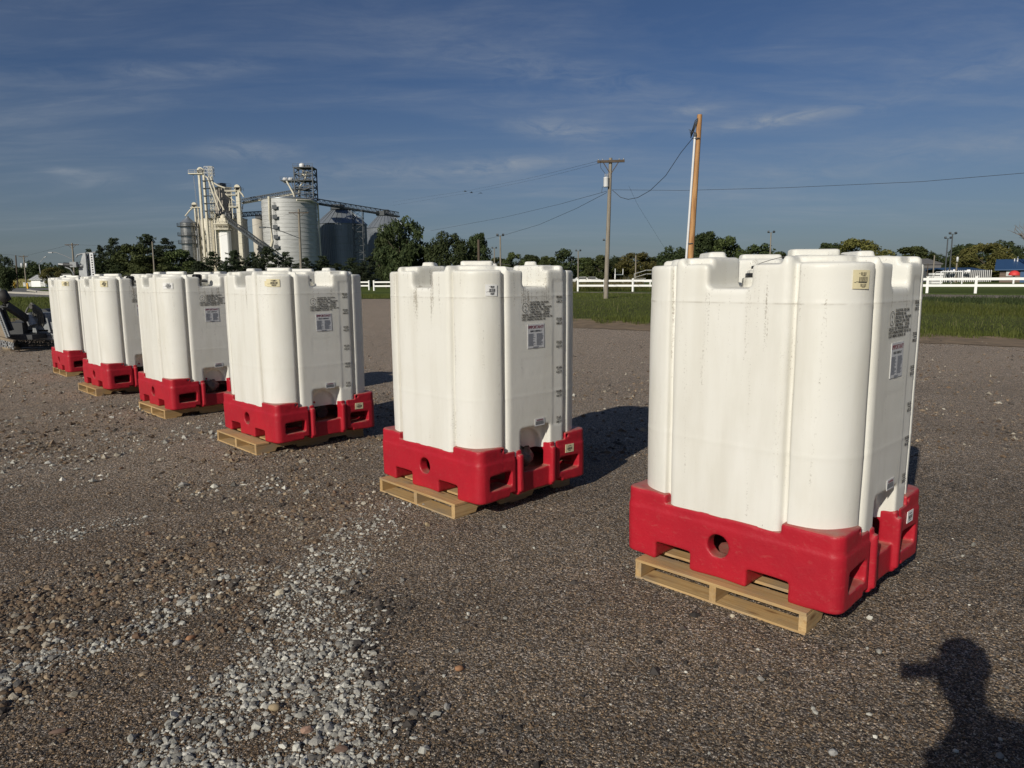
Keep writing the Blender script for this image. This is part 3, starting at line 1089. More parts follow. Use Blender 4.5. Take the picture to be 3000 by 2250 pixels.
def stringer_mesh():
    L, w, h = PD - .004, .038, .0842
    top, bot = h / 2, -h / 2
    prof = [(-L / 2, bot), (-.42, bot), (-.40, bot + .036), (-.19, bot + .036), (-.17, bot), (.17, bot), (.19, bot + .036), (.40, bot + .036), (.42, bot), (L / 2, bot), (L / 2, top), (-L / 2, top)]
    k = len(prof)
    vs = [(x, y, z) for y in (-w / 2, w / 2) for x, z in prof]
    fs = [(i, (i + 1) % k, k + (i + 1) % k, k + i) for i in range(k)]
    # caps split at the notches
    cap = [(0, 1, 2, 11), (2, 3, 10, 11), (3, 4, 5, 6, 10), (6, 7, 10), (7, 8, 9, 10)]
    fs += [tuple(c) for c in cap] + [tuple(k + i for i in reversed(c)) for c in cap]
    return MB().add(vs, fs).mesh('stringer', M_wood)


ME_top = [beam_mesh('deck_board', PW, w, .0165) for w in (.138, .10, .092)]
ME_stringer = stringer_mesh()
PALLETS = [((1.406, 3.165), -44.24), ((-0.419, 4.859), -46.6), ((-2.545, 6.791), -46.0), ((-4.384, 8.699), -44.91), ((-6.339, 10.551), -44.71), ((-8.230, 12.845), -44.75)]
PL = ['wooden pallet under the largest white tote, nearest the camera', 'wooden pallet under the tote with brown dirt streaks',
      'wooden pallet under the tote with two overlapped yellow stickers', 'wooden pallet under the tote with the plain white sticker',
      'wooden pallet under the half hidden tote, fifth from the camera', 'wooden pallet under the farthest white tote by the grey mower']
for i, ((x, y), yaw) in enumerate(PALLETS):
    a = R(yaw)
    ex, ey = Vector((math.cos(a), math.sin(a), 0)), Vector((-math.sin(a), math.cos(a), 0))
    c = Vector((x, y, 0)) - ex * PW / 2 + ey * PD / 2
    t = thing('wooden_pallet', PL[i], 'pallet', c, a, 'wooden pallets under the totes')
    rn = random.Random(9 + i)
    zt = HP - .0003
    ys = [-PD / 2 + .069, -.385, -.235, -.085, .065, .215, .36, PD / 2 - .069]
    for k, yy in enumerate(ys):
        o = link('deck_board', ME_top[0 if k in (0, 7) else 1 + k % 2], t, (rn.uniform(-.004, .004), yy + (rn.uniform(-.01, .01) if 0 < k < 7 else 0), zt - .0083), (0, 0, rn.uniform(-.006, .006)))
    for xx in (-PW / 2 + .0195, 0.0, PW / 2 - .0195):
        link('stringer', ME_stringer, t, (xx + rn.uniform(-.003, .003), 0, .0168 + .0421), (0, 0, R(90) + rn.uniform(-.004, .004)))
    for k, yy in enumerate((-PD / 2 + .069, -.02, .06, PD / 2 - .069)):
        o = link('bottom_board', ME_top[0 if k in (0, 3) else 2], t, (rn.uniform(-.004, .004), yy, .0085), (0, 0, rn.uniform(-.005, .005)))
# ------------------------------------------------------------------ materials of the far things
M_vinyl = mat('white_vinyl', (0.84, 0.84, 0.82), 0.45, var=0.06)
M_pole = mat('weathered_pole', (0.30, 0.265, 0.215), 0.9, var=0.4, vscale=3, stretch=(6, 6, .6), bump=.4)
M_polenew = mat('new_pole', (0.56, 0.33, 0.14), 0.8, var=0.5, vscale=2.0, stretch=(5, 5, .45), col2=(0.24, 0.10, 0.035), bump=.4)
M_poledark = mat('dark_pole', (0.10, 0.075, 0.055), 0.9, var=0.3)
M_steel = mat('grey_steel', (0.34, 0.35, 0.36), 0.5, 0.5, var=0.2)
M_darksteel = mat('dark_steel', (0.085, 0.095, 0.105), 0.6, 0.3, var=0.3)
M_galv = mat('galvanised', (0.56, 0.565, 0.555), 0.5, 0.12, var=0.30, vscale=.35, stretch=(1, 1, 6))
M_galvdark = mat('galvanised_bin', (0.34, 0.37, 0.41), 0.4, 0.35, var=0.35, vscale=1.2, stretch=(1, 1, .12))
M_galvroof = mat('bin_roof', (0.30, 0.33, 0.36), 0.35, 0.5, var=0.2)
M_stain = mat('stainless_bin', (0.42, 0.42, 0.41), 0.3, 0.75, var=0.35, vscale=1.0)
M_cream2 = mat('cream_paint', (0.72, 0.67, 0.54), 0.6, var=0.25, vscale=1.0)
M_concw = mat('white_concrete', (0.80, 0.755, 0.645), 0.9, var=0.22, vscale=.5, stretch=(1.5, 1.5, .12), bump=.2)
M_concg = mat('grey_concrete', (0.60, 0.56, 0.49), 0.9, var=0.22, vscale=.5, stretch=(1.5, 1.5, .12), bump=.2)
M_bright = mat('white_paint', (0.86, 0.86, 0.86), 0.6, var=.05)
M_glass = mat('dark_glass', (0.02, 0.022, 0.026), 0.1)
M_blue = mat('blue_roof', (0.035, 0.085, 0.19), 0.4, 0.2, var=0.15)
M_siding = mat('weathered_board', (0.17, 0.125, 0.10), 0.85, var=0.35, vscale=1.5, stretch=(.3, 1, 6), rnd=.25)
M_grey = mat('grey_siding', (0.16, 0.155, 0.15), 0.8, var=0.2)
M_yellow = mat('yellow_paint', (0.75, 0.42, 0.02), 0.5)
M_redcan = mat('red_canvas', (0.62, 0.045, 0.04), 0.6)
M_tin = mat('tin_roof', (0.55, 0.55, 0.54), 0.45, .2, var=.15)
M_wood2 = mat('raw_post', (0.48, 0.36, 0.20), 0.8, var=.3)
M_bark = mat('bark', (0.10, 0.08, 0.06), 0.95, var=0.4, vscale=4)
M_cable = mat('power_cable', (0.03, 0.032, 0.036), 0.6)
M_pvc = mat('grey_conduit', (0.66, 0.67, 0.68), 0.45, var=.1)


def leaf_material(name, a, b, tr=0.25):
    m = bpy.data.materials.new(name)
    m.use_nodes = True
    t = NT(m.node_tree)
    p = m.node_tree.nodes['Principled BSDF']
    ge = t.n('ShaderNodeNewGeometry').outputs['Random Per Island']
    oi = t.n('ShaderNodeObjectInfo').outputs['Random']
    c = t.mix(ge, a, b)
    c = t.n('ShaderNodeHueSaturation', {'Color': c, 'Value': t.maprange(oi, 0, 1, .8, 1.25), 'Hue': t.maprange(oi, 0, 1, .485, .51)}).outputs[0]
    m.node_tree.links.new(c, p.inputs['Base Color'])
    p.inputs['Roughness'].default_value = 0.7
    p.inputs['Specular IOR Level'].default_value = 0.2
    tl = t.n('ShaderNodeBsdfTranslucent', {'Color': c})
    ms = t.n('ShaderNodeMixShader', {0: tr})
    m.node_tree.links.new(p.outputs[0], ms.inputs[1])
    m.node_tree.links.new(tl.outputs[0], ms.inputs[2])
    m.node_tree.links.new(ms.outputs[0], m.node_tree.nodes['Material Output'].inputs[0])
    return m


M_leaf = leaf_material('leaf_green', (0.045, 0.065, 0.022), (0.095, 0.115, 0.040))
M_leaf_dark = leaf_material('leaf_dark', (0.030, 0.045, 0.018), (0.062, 0.080, 0.030))
M_leaf_olive = leaf_material('leaf_olive', (0.085, 0.090, 0.026), (0.16, 0.145, 0.045))
M_needle = leaf_material('needle_dark', (0.022, 0.034, 0.018), (0.046, 0.060, 0.028), .12)
M_blade = leaf_material('grass_blade', (0.078, 0.104, 0.021), (0.150, 0.170, 0.045), .4)
M_dry = leaf_material('dry_grass', (0.15, 0.14, 0.06), (0.26, 0.23, 0.11), .3)
M_corn = leaf_material('corn_leaf', (0.13, 0.125, 0.045), (0.27, 0.235, 0.10), .2)

RS = np.random.RandomState(7)


def leaf_cloud(centers, radii, n, size, rs, flat=.75, clump=6):
    """n leaf sprays gathered round clump centres; returns verts and quad faces"""
    k = len(centers)
    w = np.array([r[0] * r[1] for r in radii]) ** .9
    w /= w.sum()
    which = rs.choice(k, n, p=w)
    d = rs.normal(size=(n, 3))
    d /= np.linalg.norm(d, axis=1)[:, None]
    rad = rs.uniform(.35, 1.0, n) ** .55
    c = np.array(centers)[which] + d * rad[:, None] * np.array(radii)[which]
    # orientation: mostly facing outward and up, roughened
    nn = d + rs.normal(scale=.65, size=(n, 3)) + np.array([0, 0, .35])
    nn /= np.linalg.norm(nn, axis=1)[:, None]
    a = np.cross(nn, rs.normal(size=(n, 3)))
    a /= np.linalg.norm(a, axis=1)[:, None]
    b = np.cross(nn, a)
    s = size * rs.uniform(.5, 1.5, n)
    V = np.empty((n, 4, 3))
    V[:, 0] = c - a * s[:, None]
    V[:, 1] = c - b * (s * flat)[:, None] * .6
    V[:, 2] = c + a * s[:, None]
    V[:, 3] = c + b * (s * flat)[:, None] * .6
    F = np.arange(n * 4).reshape(n, 4)
    return V.reshape(-1, 3), F


def broad_crown(name, m, seed, n=3000, w=1.0, h=1.0, base=.18, leaf=.042, lobes=26):
    """crown of a leafy tree one unit tall: lobes on limbs, open gaps between"""
    rs = np.random.RandomState(seed)
    cs, rr = [], []
    for i in range(lobes):
        t = rs.uniform(0, 1)
        z = base + .10 + (h - base - .18) * t
        prof = .42 * w * (math.sin(math.pi * min(.96, .16 + .80 * (1 - t))) ** .6) * (.55 + .45 * min(1, (1 - t) * 2.2))
        a = rs.uniform(0, 2 * math.pi)
        r = prof * rs.uniform(.25, 1.0) ** .5
        q = rs.uniform(.09, .17) * (1.15 - .35 * t)
        cs.append((r * math.cos(a), r * math.sin(a), z))
        rr.append((q * 1.15, q * 1.15, q * .85))
    V, F = leaf_cloud(cs, rr, n, leaf, rs)
    return np_mesh(name, V, F, m)


def pine_crown(name, m, seed, n=5200, w=.5, leaf=.026, blunt=.0):
    """a full pine: boughs in loose whorls from the ground up, tips standing out of the outline"""
    rs = np.random.RandomState(seed)
    cs, rr = [], []
    for i in range(120):
        t = rs.uniform(0, 1) ** (1.25 - blunt)
        z = .05 + .93 * t
        prof = (w * .5) * (1 - t) ** (.80 - blunt) * rs.uniform(.70, 1.15) + .012
        a = rs.uniform(0, 2 * math.pi)
        r = prof * rs.uniform(.30, .95)
        q = .035 + .055 * (1 - t)
        cs.append((r * math.cos(a), r * math.sin(a), z + .012 * rs.normal()))
        rr.append((q * 1.3, q * 1.3, q * .75))
    V, F = leaf_cloud(cs, rr, n, leaf, rs, flat=.5)
    return np_mesh(name, V, F, m)


def trunk_mesh(name, seed, h=.5, r=.022, limbs=5, m=None):
    rn = random.Random(seed)
    b = MB()
    pts = [(0, 0, -.01), (.004, 0, h * .3), (.01 * rn.uniform(-1, 1), .01 * rn.uniform(-1, 1), h * .65), (.02 * rn.uniform(-1, 1), .02 * rn.uniform(-1, 1), h)]
    b.tube(pts, [r * 1.3, r, r * .75, r * .4], 7)
    for k in range(limbs):
        a = rn.uniform(0, 2 * math.pi)
        z = h * rn.uniform(.45, .95)
        L = rn.uniform(.16, .32)
        b.tube([(0, 0, z), (L * .5 * math.cos(a), L * .5 * math.sin(a), z + L * .45), (L * math.cos(a), L * math.sin(a), z + L * 1.0)], [r * .5, r * .33, r * .12], 5)
    return b.mesh(name, m or M_bark)


CROWNS = {
    'broad': [broad_crown('crown', M_leaf, 11 + i, 6500, *p, base=.06, lobes=38, leaf=.032) for i, p in enumerate(((1.0, 1.0), (1.25, .98), (.85, 1.0)))],
    'dark': [broad_crown('crown', M_leaf_dark, 31 + i, 9000, *p, leaf=.027, lobes=52, base=.0) for i, p in enumerate(((1.0, 1.0), (1.2, 1.0), (.8, 1.0)))],
    'olive': [broad_crown('crown', M_leaf_olive, 51, 7500, 1.3, .98, leaf=.029, base=.03, lobes=46)],
    'thin': [broad_crown('crown', M_leaf_dark, 61, 1500, .8, 1.0, lobes=15)],
    'pine': [pine_crown('crown', M_needle, 71 + i, 6500, w) for i, w in enumerate((.62, .80, .55))],
    'roundpine': [pine_crown('crown', M_needle, 81 + i, 8000, w, blunt=.30) for i, w in enumerate((.80, .95))],
}
TRUNKS = [trunk_mesh('trunk', 3), trunk_mesh('trunk', 5), trunk_mesh('trunk', 9, .8, .014, 0)]


def tree(kind, u, vtop, Y, width=None, label='', name='tree', seed=0, group=None, var=None, zb=None):
    """a tree at bearing u, Y metres out, its top at height vtop in view"""
    top = at(u, vtop, Y)
    zb = hgt(Y) if zb is None else zb
    H_ = max(1.0, top.z - zb)
    t = thing(name, label, 'tree', (top.x, Y, zb), (seed * 1.7) % 6.28, group)
    cm = CROWNS[kind][(seed if var is None else var) % len(CROWNS[kind])]
    wd = 1.0
    if width:
        sp = max(v.co.x for v in cm.vertices) - min(v.co.x for v in cm.vertices)
        wd = (width * Y / FPX) / (sp * H_)
    zt = max(v.co.z for v in cm.vertices)
    o = link('crown', cm, t)
    o.scale = (H_ * wd, H_ * wd, H_ / zt)
    o = link('trunk', TRUNKS[2 if 'pine' in kind else seed % 2], t)
    o.scale = (H_ * .9, H_ * .9, H_)
    return t


# ------------------------------------------------------------------ trees
# dark group on the left, before the grain elevator
LT = [('roundpine', 258, 727, 128, 70, 'lowest pine at the left end of the dark grove, by the upright mower wing', 'pine_tree', 0),
      ('roundpine', 292, 716, 124, 60, 'ragged pine second from the left end of the dark grove', 'pine_tree', 1),
      ('roundpine', 334, 695, 122, 120, 'tall broad pine with twin tops in the left half of the dark grove', 'pine_tree', 0),
      ('broad', 388, 712, 116, 120, 'leafy tree between the two tallest pines of the dark grove', 'leafy_tree', 1),
      ('roundpine', 428, 683, 124, 130, 'tallest pine of the dark grove, right behind the thin pole', 'pine_tree', 1),
      ('roundpine', 484, 695, 120, 120, 'tall pine at the right part of the dark grove', 'pine_tree', 0),
      ('broad', 520, 728, 114, 120, 'lower leafy tree at the right end of the dark grove, before the shiny metal bin', 'leafy_tree', 0),
      ('broad', 565, 762, 112, 90, 'bushy tree at the foot of the shiny metal bin', 'leafy_tree', 2),
      ('dark', 300, 752, 112, 130, 'low dark tree in front of the left end of the grove', 'leafy_tree', 1),
      ('broad', 440, 745, 110, 150, 'low spreading tree in front of the tallest pine', 'leafy_tree', 1),
      ('dark', 240, 772, 118, 60, 'small dark tree at the left foot of the grove', 'leafy_tree', 2)]
for i, (k, u, v, Y, w, lab, nm, vr) in enumerate(LT):
    tree(k, u, v, Y, w * 1.15, lab, nm, i, 'dark grove left of the grain elevator', vr)
PT = [(622, 739, 108, 64, 'pine in front of the white concrete silos, left of the white panel'), (684, 735, 106, 62, 'pine right of the white panel, under the tall cream bucket leg'),
      (738, 740, 108, 52, 'slim pine between the cream bucket leg and the big corrugated silo'), (783, 724, 106, 72, 'tallest pine along the silos, at the foot of the sloping conveyor'),
      (838, 740, 108, 62, 'pine before the middle of the big corrugated silo'), (893, 757, 108, 56, 'low pine at the pole before the big corrugated silo'),
      (942, 752, 110, 66, 'pine at the gap between the big silo and the cone roofed bin'), (990, 774, 110, 54, 'shortest pine, before the left of the cone roofed bin'),
      (1032, 758, 108, 60, 'pine before the right of the cone roofed bin'), (1082, 752, 110, 60, 'pine beside the big leafy tree right of the bins'),
      (655, 768, 104, 50, 'small pine in front of the white panel'), (582, 768, 106, 56, 'pine at the left foot of the elevator'), (872, 776, 104, 60, 'low pine tucked under the big silo'),
      (1060, 782, 104, 50, 'low pine at the left foot of the big leafy tree'), (745, 772, 103, 56, 'low pine in front of the slim one'), (960, 786, 103, 60, 'low pine by the fence before the cone roofed bin')]
for i, (u, v, Y, w, lab) in enumerate(PT):
    tree('roundpine', u, v - 4, Y, w * 1.85, lab, 'pine_tree', 20 + i, 'pines along the foot of the silos')
tree('dark', 1172, 629, 84, 170, 'biggest leafy tree, dark, right of the cone roofed bins', 'leafy_tree', 40, 'big dark trees right of the bins', 0)
tree('dark', 1128, 668, 88, 90, 'left shoulder tree of the biggest leafy tree', 'leafy_tree', 43, 'big dark trees right of the bins', 2)
tree('dark', 1315, 671, 82, 150, 'dark leafy tree right of the biggest one, with a rounded top', 'leafy_tree', 41, 'big dark trees right of the bins', 1)
tree('dark', 1400, 680, 84, 84, 'dark leafy tree behind the brown stub pole', 'leafy_tree', 42, 'big dark trees right of the bins', 2)
tree('dark', 1255, 712, 85, 90, 'dark tree filling the dip between the two big leafy trees', 'leafy_tree', 44, 'big dark trees right of the bins', 0)
# the long line beyond the playing field
KIN = {'broad': 'leafy_tree', 'dark': 'leafy_tree', 'thin': 'leafy_tree', 'olive': 'leafy_tree'}
RT = [('broad', 1462, 752, 190, 60, 'low tree at the left end of the far line, beside two floodlights'), ('broad', 1506, 737, 186, 62, 'rounded tree of the far line, above the tote with dirt streaks'),
      ('dark', 1552, 744, 192, 60, 'dark tree of the far line behind the right top of the dirt streaked tote'), ('broad', 1604, 748, 186, 62, 'tree left of the sparse tall one in the far line'),
      ('thin', 1658, 726, 184, 56, 'sparse taller tree of the far line, by a floodlight'), ('broad', 1712, 752, 186, 60, 'tree right of the floodlight, under a pale speck of roof'),
      ('broad', 1757, 745, 184, 62, 'tree left of the utility pole in the far line'), ('dark', 1808, 748, 190, 54, 'tree directly right of the utility pole'),
      ('olive', 1862, 736, 176, 84, 'lighter rounded tree behind the bleachers'), ('broad', 1925, 748, 184, 70, 'tree over the bleachers, low, right of the lighter one'),
      ('dark', 1977, 716, 150, 80, 'dark tree left of the tall new pole'), ('dark', 2072, 677, 132, 96, 'tall dark tree right of the tall new pole'),
      ('broad', 2130, 689, 130, 84, 'green tree beside the tall dark one at the new pole'), ('broad', 2180, 728, 150, 56, 'low tree right of the pair at the new pole'),
      ('thin', 2228, 711, 138, 70, 'thin crowned tree with sky showing through, left of a floodlight'), ('broad', 2290, 735, 160, 70, 'low tree behind the floodlight above the largest tote'),
      ('dark', 2345, 727, 165, 70, 'low dark tree above the middle of the largest tote'), ('dark', 2436, 709, 150, 84, 'dark tree left of the wide lighter one above the largest tote'),
      ('olive', 2512, 694, 140, 118, 'wide lighter tree rising above the largest tote'), ('broad', 2598, 732, 165, 70, 'low tree between the wide lighter one and the next'),
      ('broad', 2672, 719, 150, 90, 'tree at the right shoulder of the largest tote'), ('dark', 2735, 738, 150, 60, 'dark tree left of the two black floodlights'),
      ('broad', 2785, 758, 150, 60, 'small tree behind the two black floodlights'), ('dark', 2826, 712, 134, 76, 'dark tree between the black floodlights and the yellowish tree'),
      ('olive', 2890, 707, 118, 104, 'yellowish tree left of the blue roof'), ('dark', 2948, 698, 124, 84, 'dark tree behind the yellowish tree'),
      ('broad', 2990, 745, 120, 60, 'low tree behind the blue roof'), ('broad', 3050, 720, 125, 90, 'tree beyond the blue roof at the edge')]
for i, (k, u, v, Y, w, lab) in enumerate(RT[:-1]):
    tree(k, u, v, Y, w * 1.4, lab, KIN[k], 60 + i, 'tree line beyond the playing field')
# understory of the far line: one mass
cs, rr = [], []
rs = np.random.RandomState(5)
for u in np.arange(1420, 3120, 7):
    Y = rs.uniform(192, 205) if u < 2000 else rs.uniform(172, 185)
    tp = 757 + 7 * math.sin(u * .031) + 6 * math.sin(u * .083 + 1) + rs.uniform(0, 9)
    for f_ in (.82, .45, .15):
        p = at(float(u), tp + (812 - tp) * (1 - f_), Y)
        cs.append((p.x, Y + rs.uniform(-2, 2), max(1.2, p.z - .6)))
        rr.append((2.0, 1.6, 1.7))
V, F = leaf_cloud(cs, rr, 34000, .34, rs)
tag(link('undergrowth', np_mesh('undergrowth', V, F, M_leaf_dark)), kind='stuff')
# far woods on the left horizon and the corn before them
cs, rr = [], []
for u in np.arange(-160, 330, 6):
    Y = rs.uniform(410, 450)
    tp = 772 + 8 * math.sin(u * .045) + 6 * math.sin(u * .11 + 1) + rs.uniform(0, 10)
    for f_ in (.85, .5, .2):
        p = at(float(u), tp + (822 - tp) * (1 - f_), Y)
        cs.append((p.x, Y, p.z - 1))
        rr.append((3.6, 3, 2.8))
V, F = leaf_cloud(cs, rr, 16000, .8, rs)
tag(link('far_woods', np_mesh('far_woods', V, F, M_leaf_dark)), kind='stuff')
n = 6000
ux = rs.uniform(-170, 320, n)
Yc = rs.uniform(225, 300, n)
b0 = np.array([list(at(float(u), 838, float(y))) for u, y in zip(ux, Yc)])
b0[:, 2] = .8
hc = rs.uniform(1.9, 2.7, n)
V = np.empty((n, 3, 3))
sw = rs.uniform(.25, .6, n)
V[:, 0] = b0 + np.stack([-sw, 0 * sw, 0 * sw], 1)
V[:, 1] = b0 + np.stack([sw, 0 * sw, 0 * sw], 1)
V[:, 2] = b0 + np.stack([rs.normal(scale=.4, size=n), rs.normal(scale=.3, size=n), hc], 1)
tag(link('corn_field', np_mesh('corn_field', V.reshape(-1, 3), np.arange(n * 3).reshape(n, 3), M_corn)), kind='stuff')
tree('dark', 8, 742, 70, 60, 'dark tree cut by the left edge of the picture', 'leafy_tree', 90)
tree('olive', 154, 780, 190, 66, 'round bush beside the small white shed', 'leafy_tree', 92, var=0)
tree('dark', 186, 768, 260, 60, 'dark tree behind the round bush on the left', 'leafy_tree', 93, var=1)
tree('dark', 215, 778, 240, 50, 'dark tree left of the upright mower wing', 'leafy_tree', 94, var=2)
# bare tree at the right edge
bt = thing('bare_tree', 'leafless grey tree reaching in at the right edge', 'tree', (at(3030, 800, 95).x, 95, .8))
rn = random.Random(4)
b = MB()


def twig(p, d, L, r, lv):
    q = p + d * L
    b.tube([p, (p + q) / 2 + Vector((rn.uniform(-.1, .1), rn.uniform(-.1, .1), .05)) * L * .5, q], [r, r * .8, r * .6], 5, False)
    if lv:
        for _ in range(3):
            e = (d + Vector((rn.uniform(-.8, .8), rn.uniform(-.8, .8), rn.uniform(-.2, .6)))).normalized()
            twig(q, e, L * rn.uniform(.55, .8), r * .6, lv - 1)


twig(Vector((0, 0, 0)), Vector((-.12, 0, 1)).normalized(), 3.0, .16, 4)
b.build('trunk', mat('grey_bark', (0.20, 0.17, 0.15), .95), bt)

# ------------------------------------------------------------------ grass
def inside(poly, x, y):
    c = np.zeros(len(x), bool)
    j = len(poly) - 1
    for i in range(len(poly)):
        xi, yi = poly[i]
        xj, yj = poly[j]
        k = ((yi > y) != (yj > y)) & (x < (xj - xi) * (y - yi) / (yj - yi + 1e-12) + xi)
        c ^= k
        j = i
    return c


def grass(name, poly, n, h0, h1, w, m, seed, bend=.5, gaps=.0, edge=None):
    rs = np.random.RandomState(seed)
    P = np.array(poly)
    x = rs.uniform(P[:, 0].min(), P[:, 0].max(), n * 4)
    y = rs.uniform(P[:, 1].min(), P[:, 1].max(), n * 4)
    x0_, y0_ = x.copy(), y.copy()
    y = y + .55 * np.sin(x * 2.1 + 1.5 * np.sin(x * .9)) * rs.uniform(0, 1, len(x)) + .35 * np.sin(x * 5.3)
    k = inside(poly, x0_, y0_) & (np.abs(x) < y * .80 + 3)
    x, y = x[k][:n], y[k][:n]
    n = len(x)
    z = np.interp(y, HY, HZ)
    pat = .5 + .5 * np.sin(x * .9 + 1.7 * np.sin(y * .6)) * np.sin(y * 1.1 + 1.3 * np.sin(x * .5))
    h = (h0 + (h1 - h0) * rs.uniform(0, 1, n) ** 1.4) * (.65 + .6 * pat)
    a = rs.uniform(0, 2 * math.pi, n)
    lean = h * bend * rs.uniform(.1, 1, n)
    dx_, dy_ = np.cos(a), np.sin(a)
    pa = a + math.pi / 2 + rs.normal(scale=.4, size=n)
    wx, wy = np.cos(pa) * w * rs.uniform(.6, 1.4, n), np.sin(pa) * w * rs.uniform(.6, 1.4, n)
    V = np.empty((n, 5, 3))
    V[:, 0] = np.stack([x - wx, y - wy, z], 1)
    V[:, 1] = np.stack([x + wx, y + wy, z], 1)
    V[:, 2] = np.stack([x + wx * .7 + dx_ * lean * .35, y + wy * .7 + dy_ * lean * .35, z + h * .6], 1)
    V[:, 3] = np.stack([x - wx * .7 + dx_ * lean * .35, y - wy * .7 + dy_ * lean * .35, z + h * .6], 1)
    V[:, 4] = np.stack([x + dx_ * lean, y + dy_ * lean, z + h], 1)
    i0 = np.arange(n) * 5
    F = np.concatenate([np.stack([i0, i0 + 1, i0 + 2], 1), np.stack([i0, i0 + 2, i0 + 3], 1), np.stack([i0 + 3, i0 + 2, i0 + 4], 1)])
    return tag(link(name, np_mesh(name, V.reshape(-1, 3), F, m)), kind='stuff')


grass('grass', VERGE_R, 130000, .04, .13, .007, M_blade, 1)
grass('grass', VERGE_L, 50000, .05, .18, .010, M_blade, 2)
# taller weeds along the ditch edge and round the utility pole
grass('weeds', [(3, 24.9), (4.9, 24.2), (8.8, 21.8), (11.9, 19.9), (24, 12.9), (24, 14.6), (12.2, 21.6), (9, 23.5), (5, 25.8), (3, 26.6)], 14000, .06, .26, .010, M_blade, 3, .7)
grass('seed_heads', VERGE_R, 1600, .12, .30, .006, M_dry, 15, .5)
grass('weeds', [(9.5, 40.8), (22, 33.0), (30, 27.5), (30, 25.5), (21.5, 31), (9, 38.6)], 16000, .12, .40, .012, M_leaf_dark, 16, .7)
grass('weeds', [(12, 30.5), (20, 25), (28, 19), (30, 21), (20.5, 28.5), (12.5, 33.5)], 6000, .10, .32, .011, M_blade, 5, .6)
cx = on_ground(1779, 850)
pw = [(cx.x - 4.2, cx.y - 1.6), (cx.x + 2.6, cx.y - 2.6), (cx.x + 3.0, cx.y + .6), (cx.x - 4.0, cx.y + 1.4)]
grass('dry_weeds', pw, 2600, .45, 1.15, .016, M_dry, 6, .45)
grass('dry_weeds', [(cx.x - 9, cx.y - 2), (cx.x - 2, cx.y - 2.5), (cx.x - 2, cx.y + 1.5), (cx.x - 9, cx.y + 1.5)], 1700, .4, .95, .016, M_dry, 8, .5)
grass('weeds', [(cx.x - 7, cx.y - 4), (cx.x + 4, cx.y - 6), (cx.x + 4, cx.y - 2), (cx.x - 7, cx.y - 1)], 3800, .2, .5, .013, M_blade, 7, .6)

# ------------------------------------------------------------------ white rail fence
def fence(label, A, B, n, gap_ends=True, h=.95, rails=(.44, .80), pw_=.13, rw=.05, rh=.14, group=None):
    t = thing('rail_fence', label, 'fence', (A[0], A[1], hgt(A[1])), 0, group)
    d = Vector((B[0] - A[0], B[1] - A[1], 0))
    pts = [Vector((A[0], A[1], 0)) + d * k / n for k in range(n + 1)]
    for p in pts:
        p.z = hgt(p.y)
    o = Vector((A[0], A[1], hgt(A[1])))
    yaw = math.atan2(d.y, d.x)
    post = MB()
    post.box((0, 0, h / 2), (pw_, pw_, h), (0, 0, yaw))
    post.prism([(a * pw_ * .58, c * pw_ * .58) for a, c in ((-1, -1), (1, -1), (1, 1), (-1, 1))], h, h + .025)
    pm = post.mesh('post', M_vinyl)
    for p in pts:
        link('post', pm, t, p - o)
    L = (pts[1] - pts[0]).length
    for a, c in zip(pts[:-1], pts[1:]):
        for z in rails:
            rb = MB()
            rb.bar(a - o + Vector((0, 0, z)), c - o + Vector((0, 0, z)), rw, rh)
            rb.build('rail', M_vinyl, t)
    return t


fence('long white two-rail vinyl fence along the playing field on the right', (5.2, 55.0), (33.6, 34.0), 15)
fence('short white two-rail fence right of the fence gap, left of the dirt streaked tote', (-12.87, 66.4), (-7.0, 63.4), 3)
fence('white two-rail fence ending left of the fence gap, behind the third tote', (-21.4, 75.6), (-14.37, 71.6), 3)
a, b_ = on_ground(71, 840), on_ground(133, 840.5)
fence('low white fence before the small white shed far on the left', (a.x, a.y), (b_.x, b_.y), 8, h=1.3, rails=(.3, .72, 1.12), pw_=.3, rw=.1, rh=.22)

# ------------------------------------------------------------------ poles
def pole_mesh(mb, base, top, r0, r1, n=10):
    mb.tube([base, tuple((Vector(base) * .5 + Vector(top) * .5)), top], [r0, (r0 + r1) / 2, r1], n)


def utility(u, vbase, vtop, Y, label, r0=.13, r1=.09, lean=0.0, m=None, name='utility_pole', arms=(), group=None, cat='pole'):
    p = at(u, vtop, Y)
    zb = hgt(Y)
    t = thing(name, label, cat, (p.x, Y, zb), 0, group)
    H_ = p.z - zb
    mb = MB()
    pole_mesh(mb, (-lean, 0, 0), (0, 0, H_), r0, r1)
    mb.build('pole', m or M_pole, t)
    for (dz, L, th) in arms:
        c = MB()
        ca, sa = math.cos(th), math.sin(th)
        c.bar((-L / 2 * ca, -L / 2 * sa - .12, H_ - dz), (L / 2 * ca, L / 2 * sa - .12, H_ - dz), .10, .12)
        c.build('crossarm', M_poledark if L < 3.3 else m or M_pole, t)
        for s in (-1, 1):
            br = MB()
            br.bar((s * L * .30 * ca, s * L * .30 * sa - .12, H_ - dz), (0, -.06, H_ - dz - .62), .035, .035)
            br.build('brace', M_poledark, t)
            for q in (.46, .30):
                ins = MB()
                ins.lathe((s * L * q * ca, s * L * q * sa - .12, 0), [(.02, H_ - dz + .06), (.032, H_ - dz + .08), (.02, H_ - dz + .10), (.028, H_ - dz + .12), (0, H_ - dz + .14)], 8)
                ins.build('insulator', M_steel, t)
    return t, H_


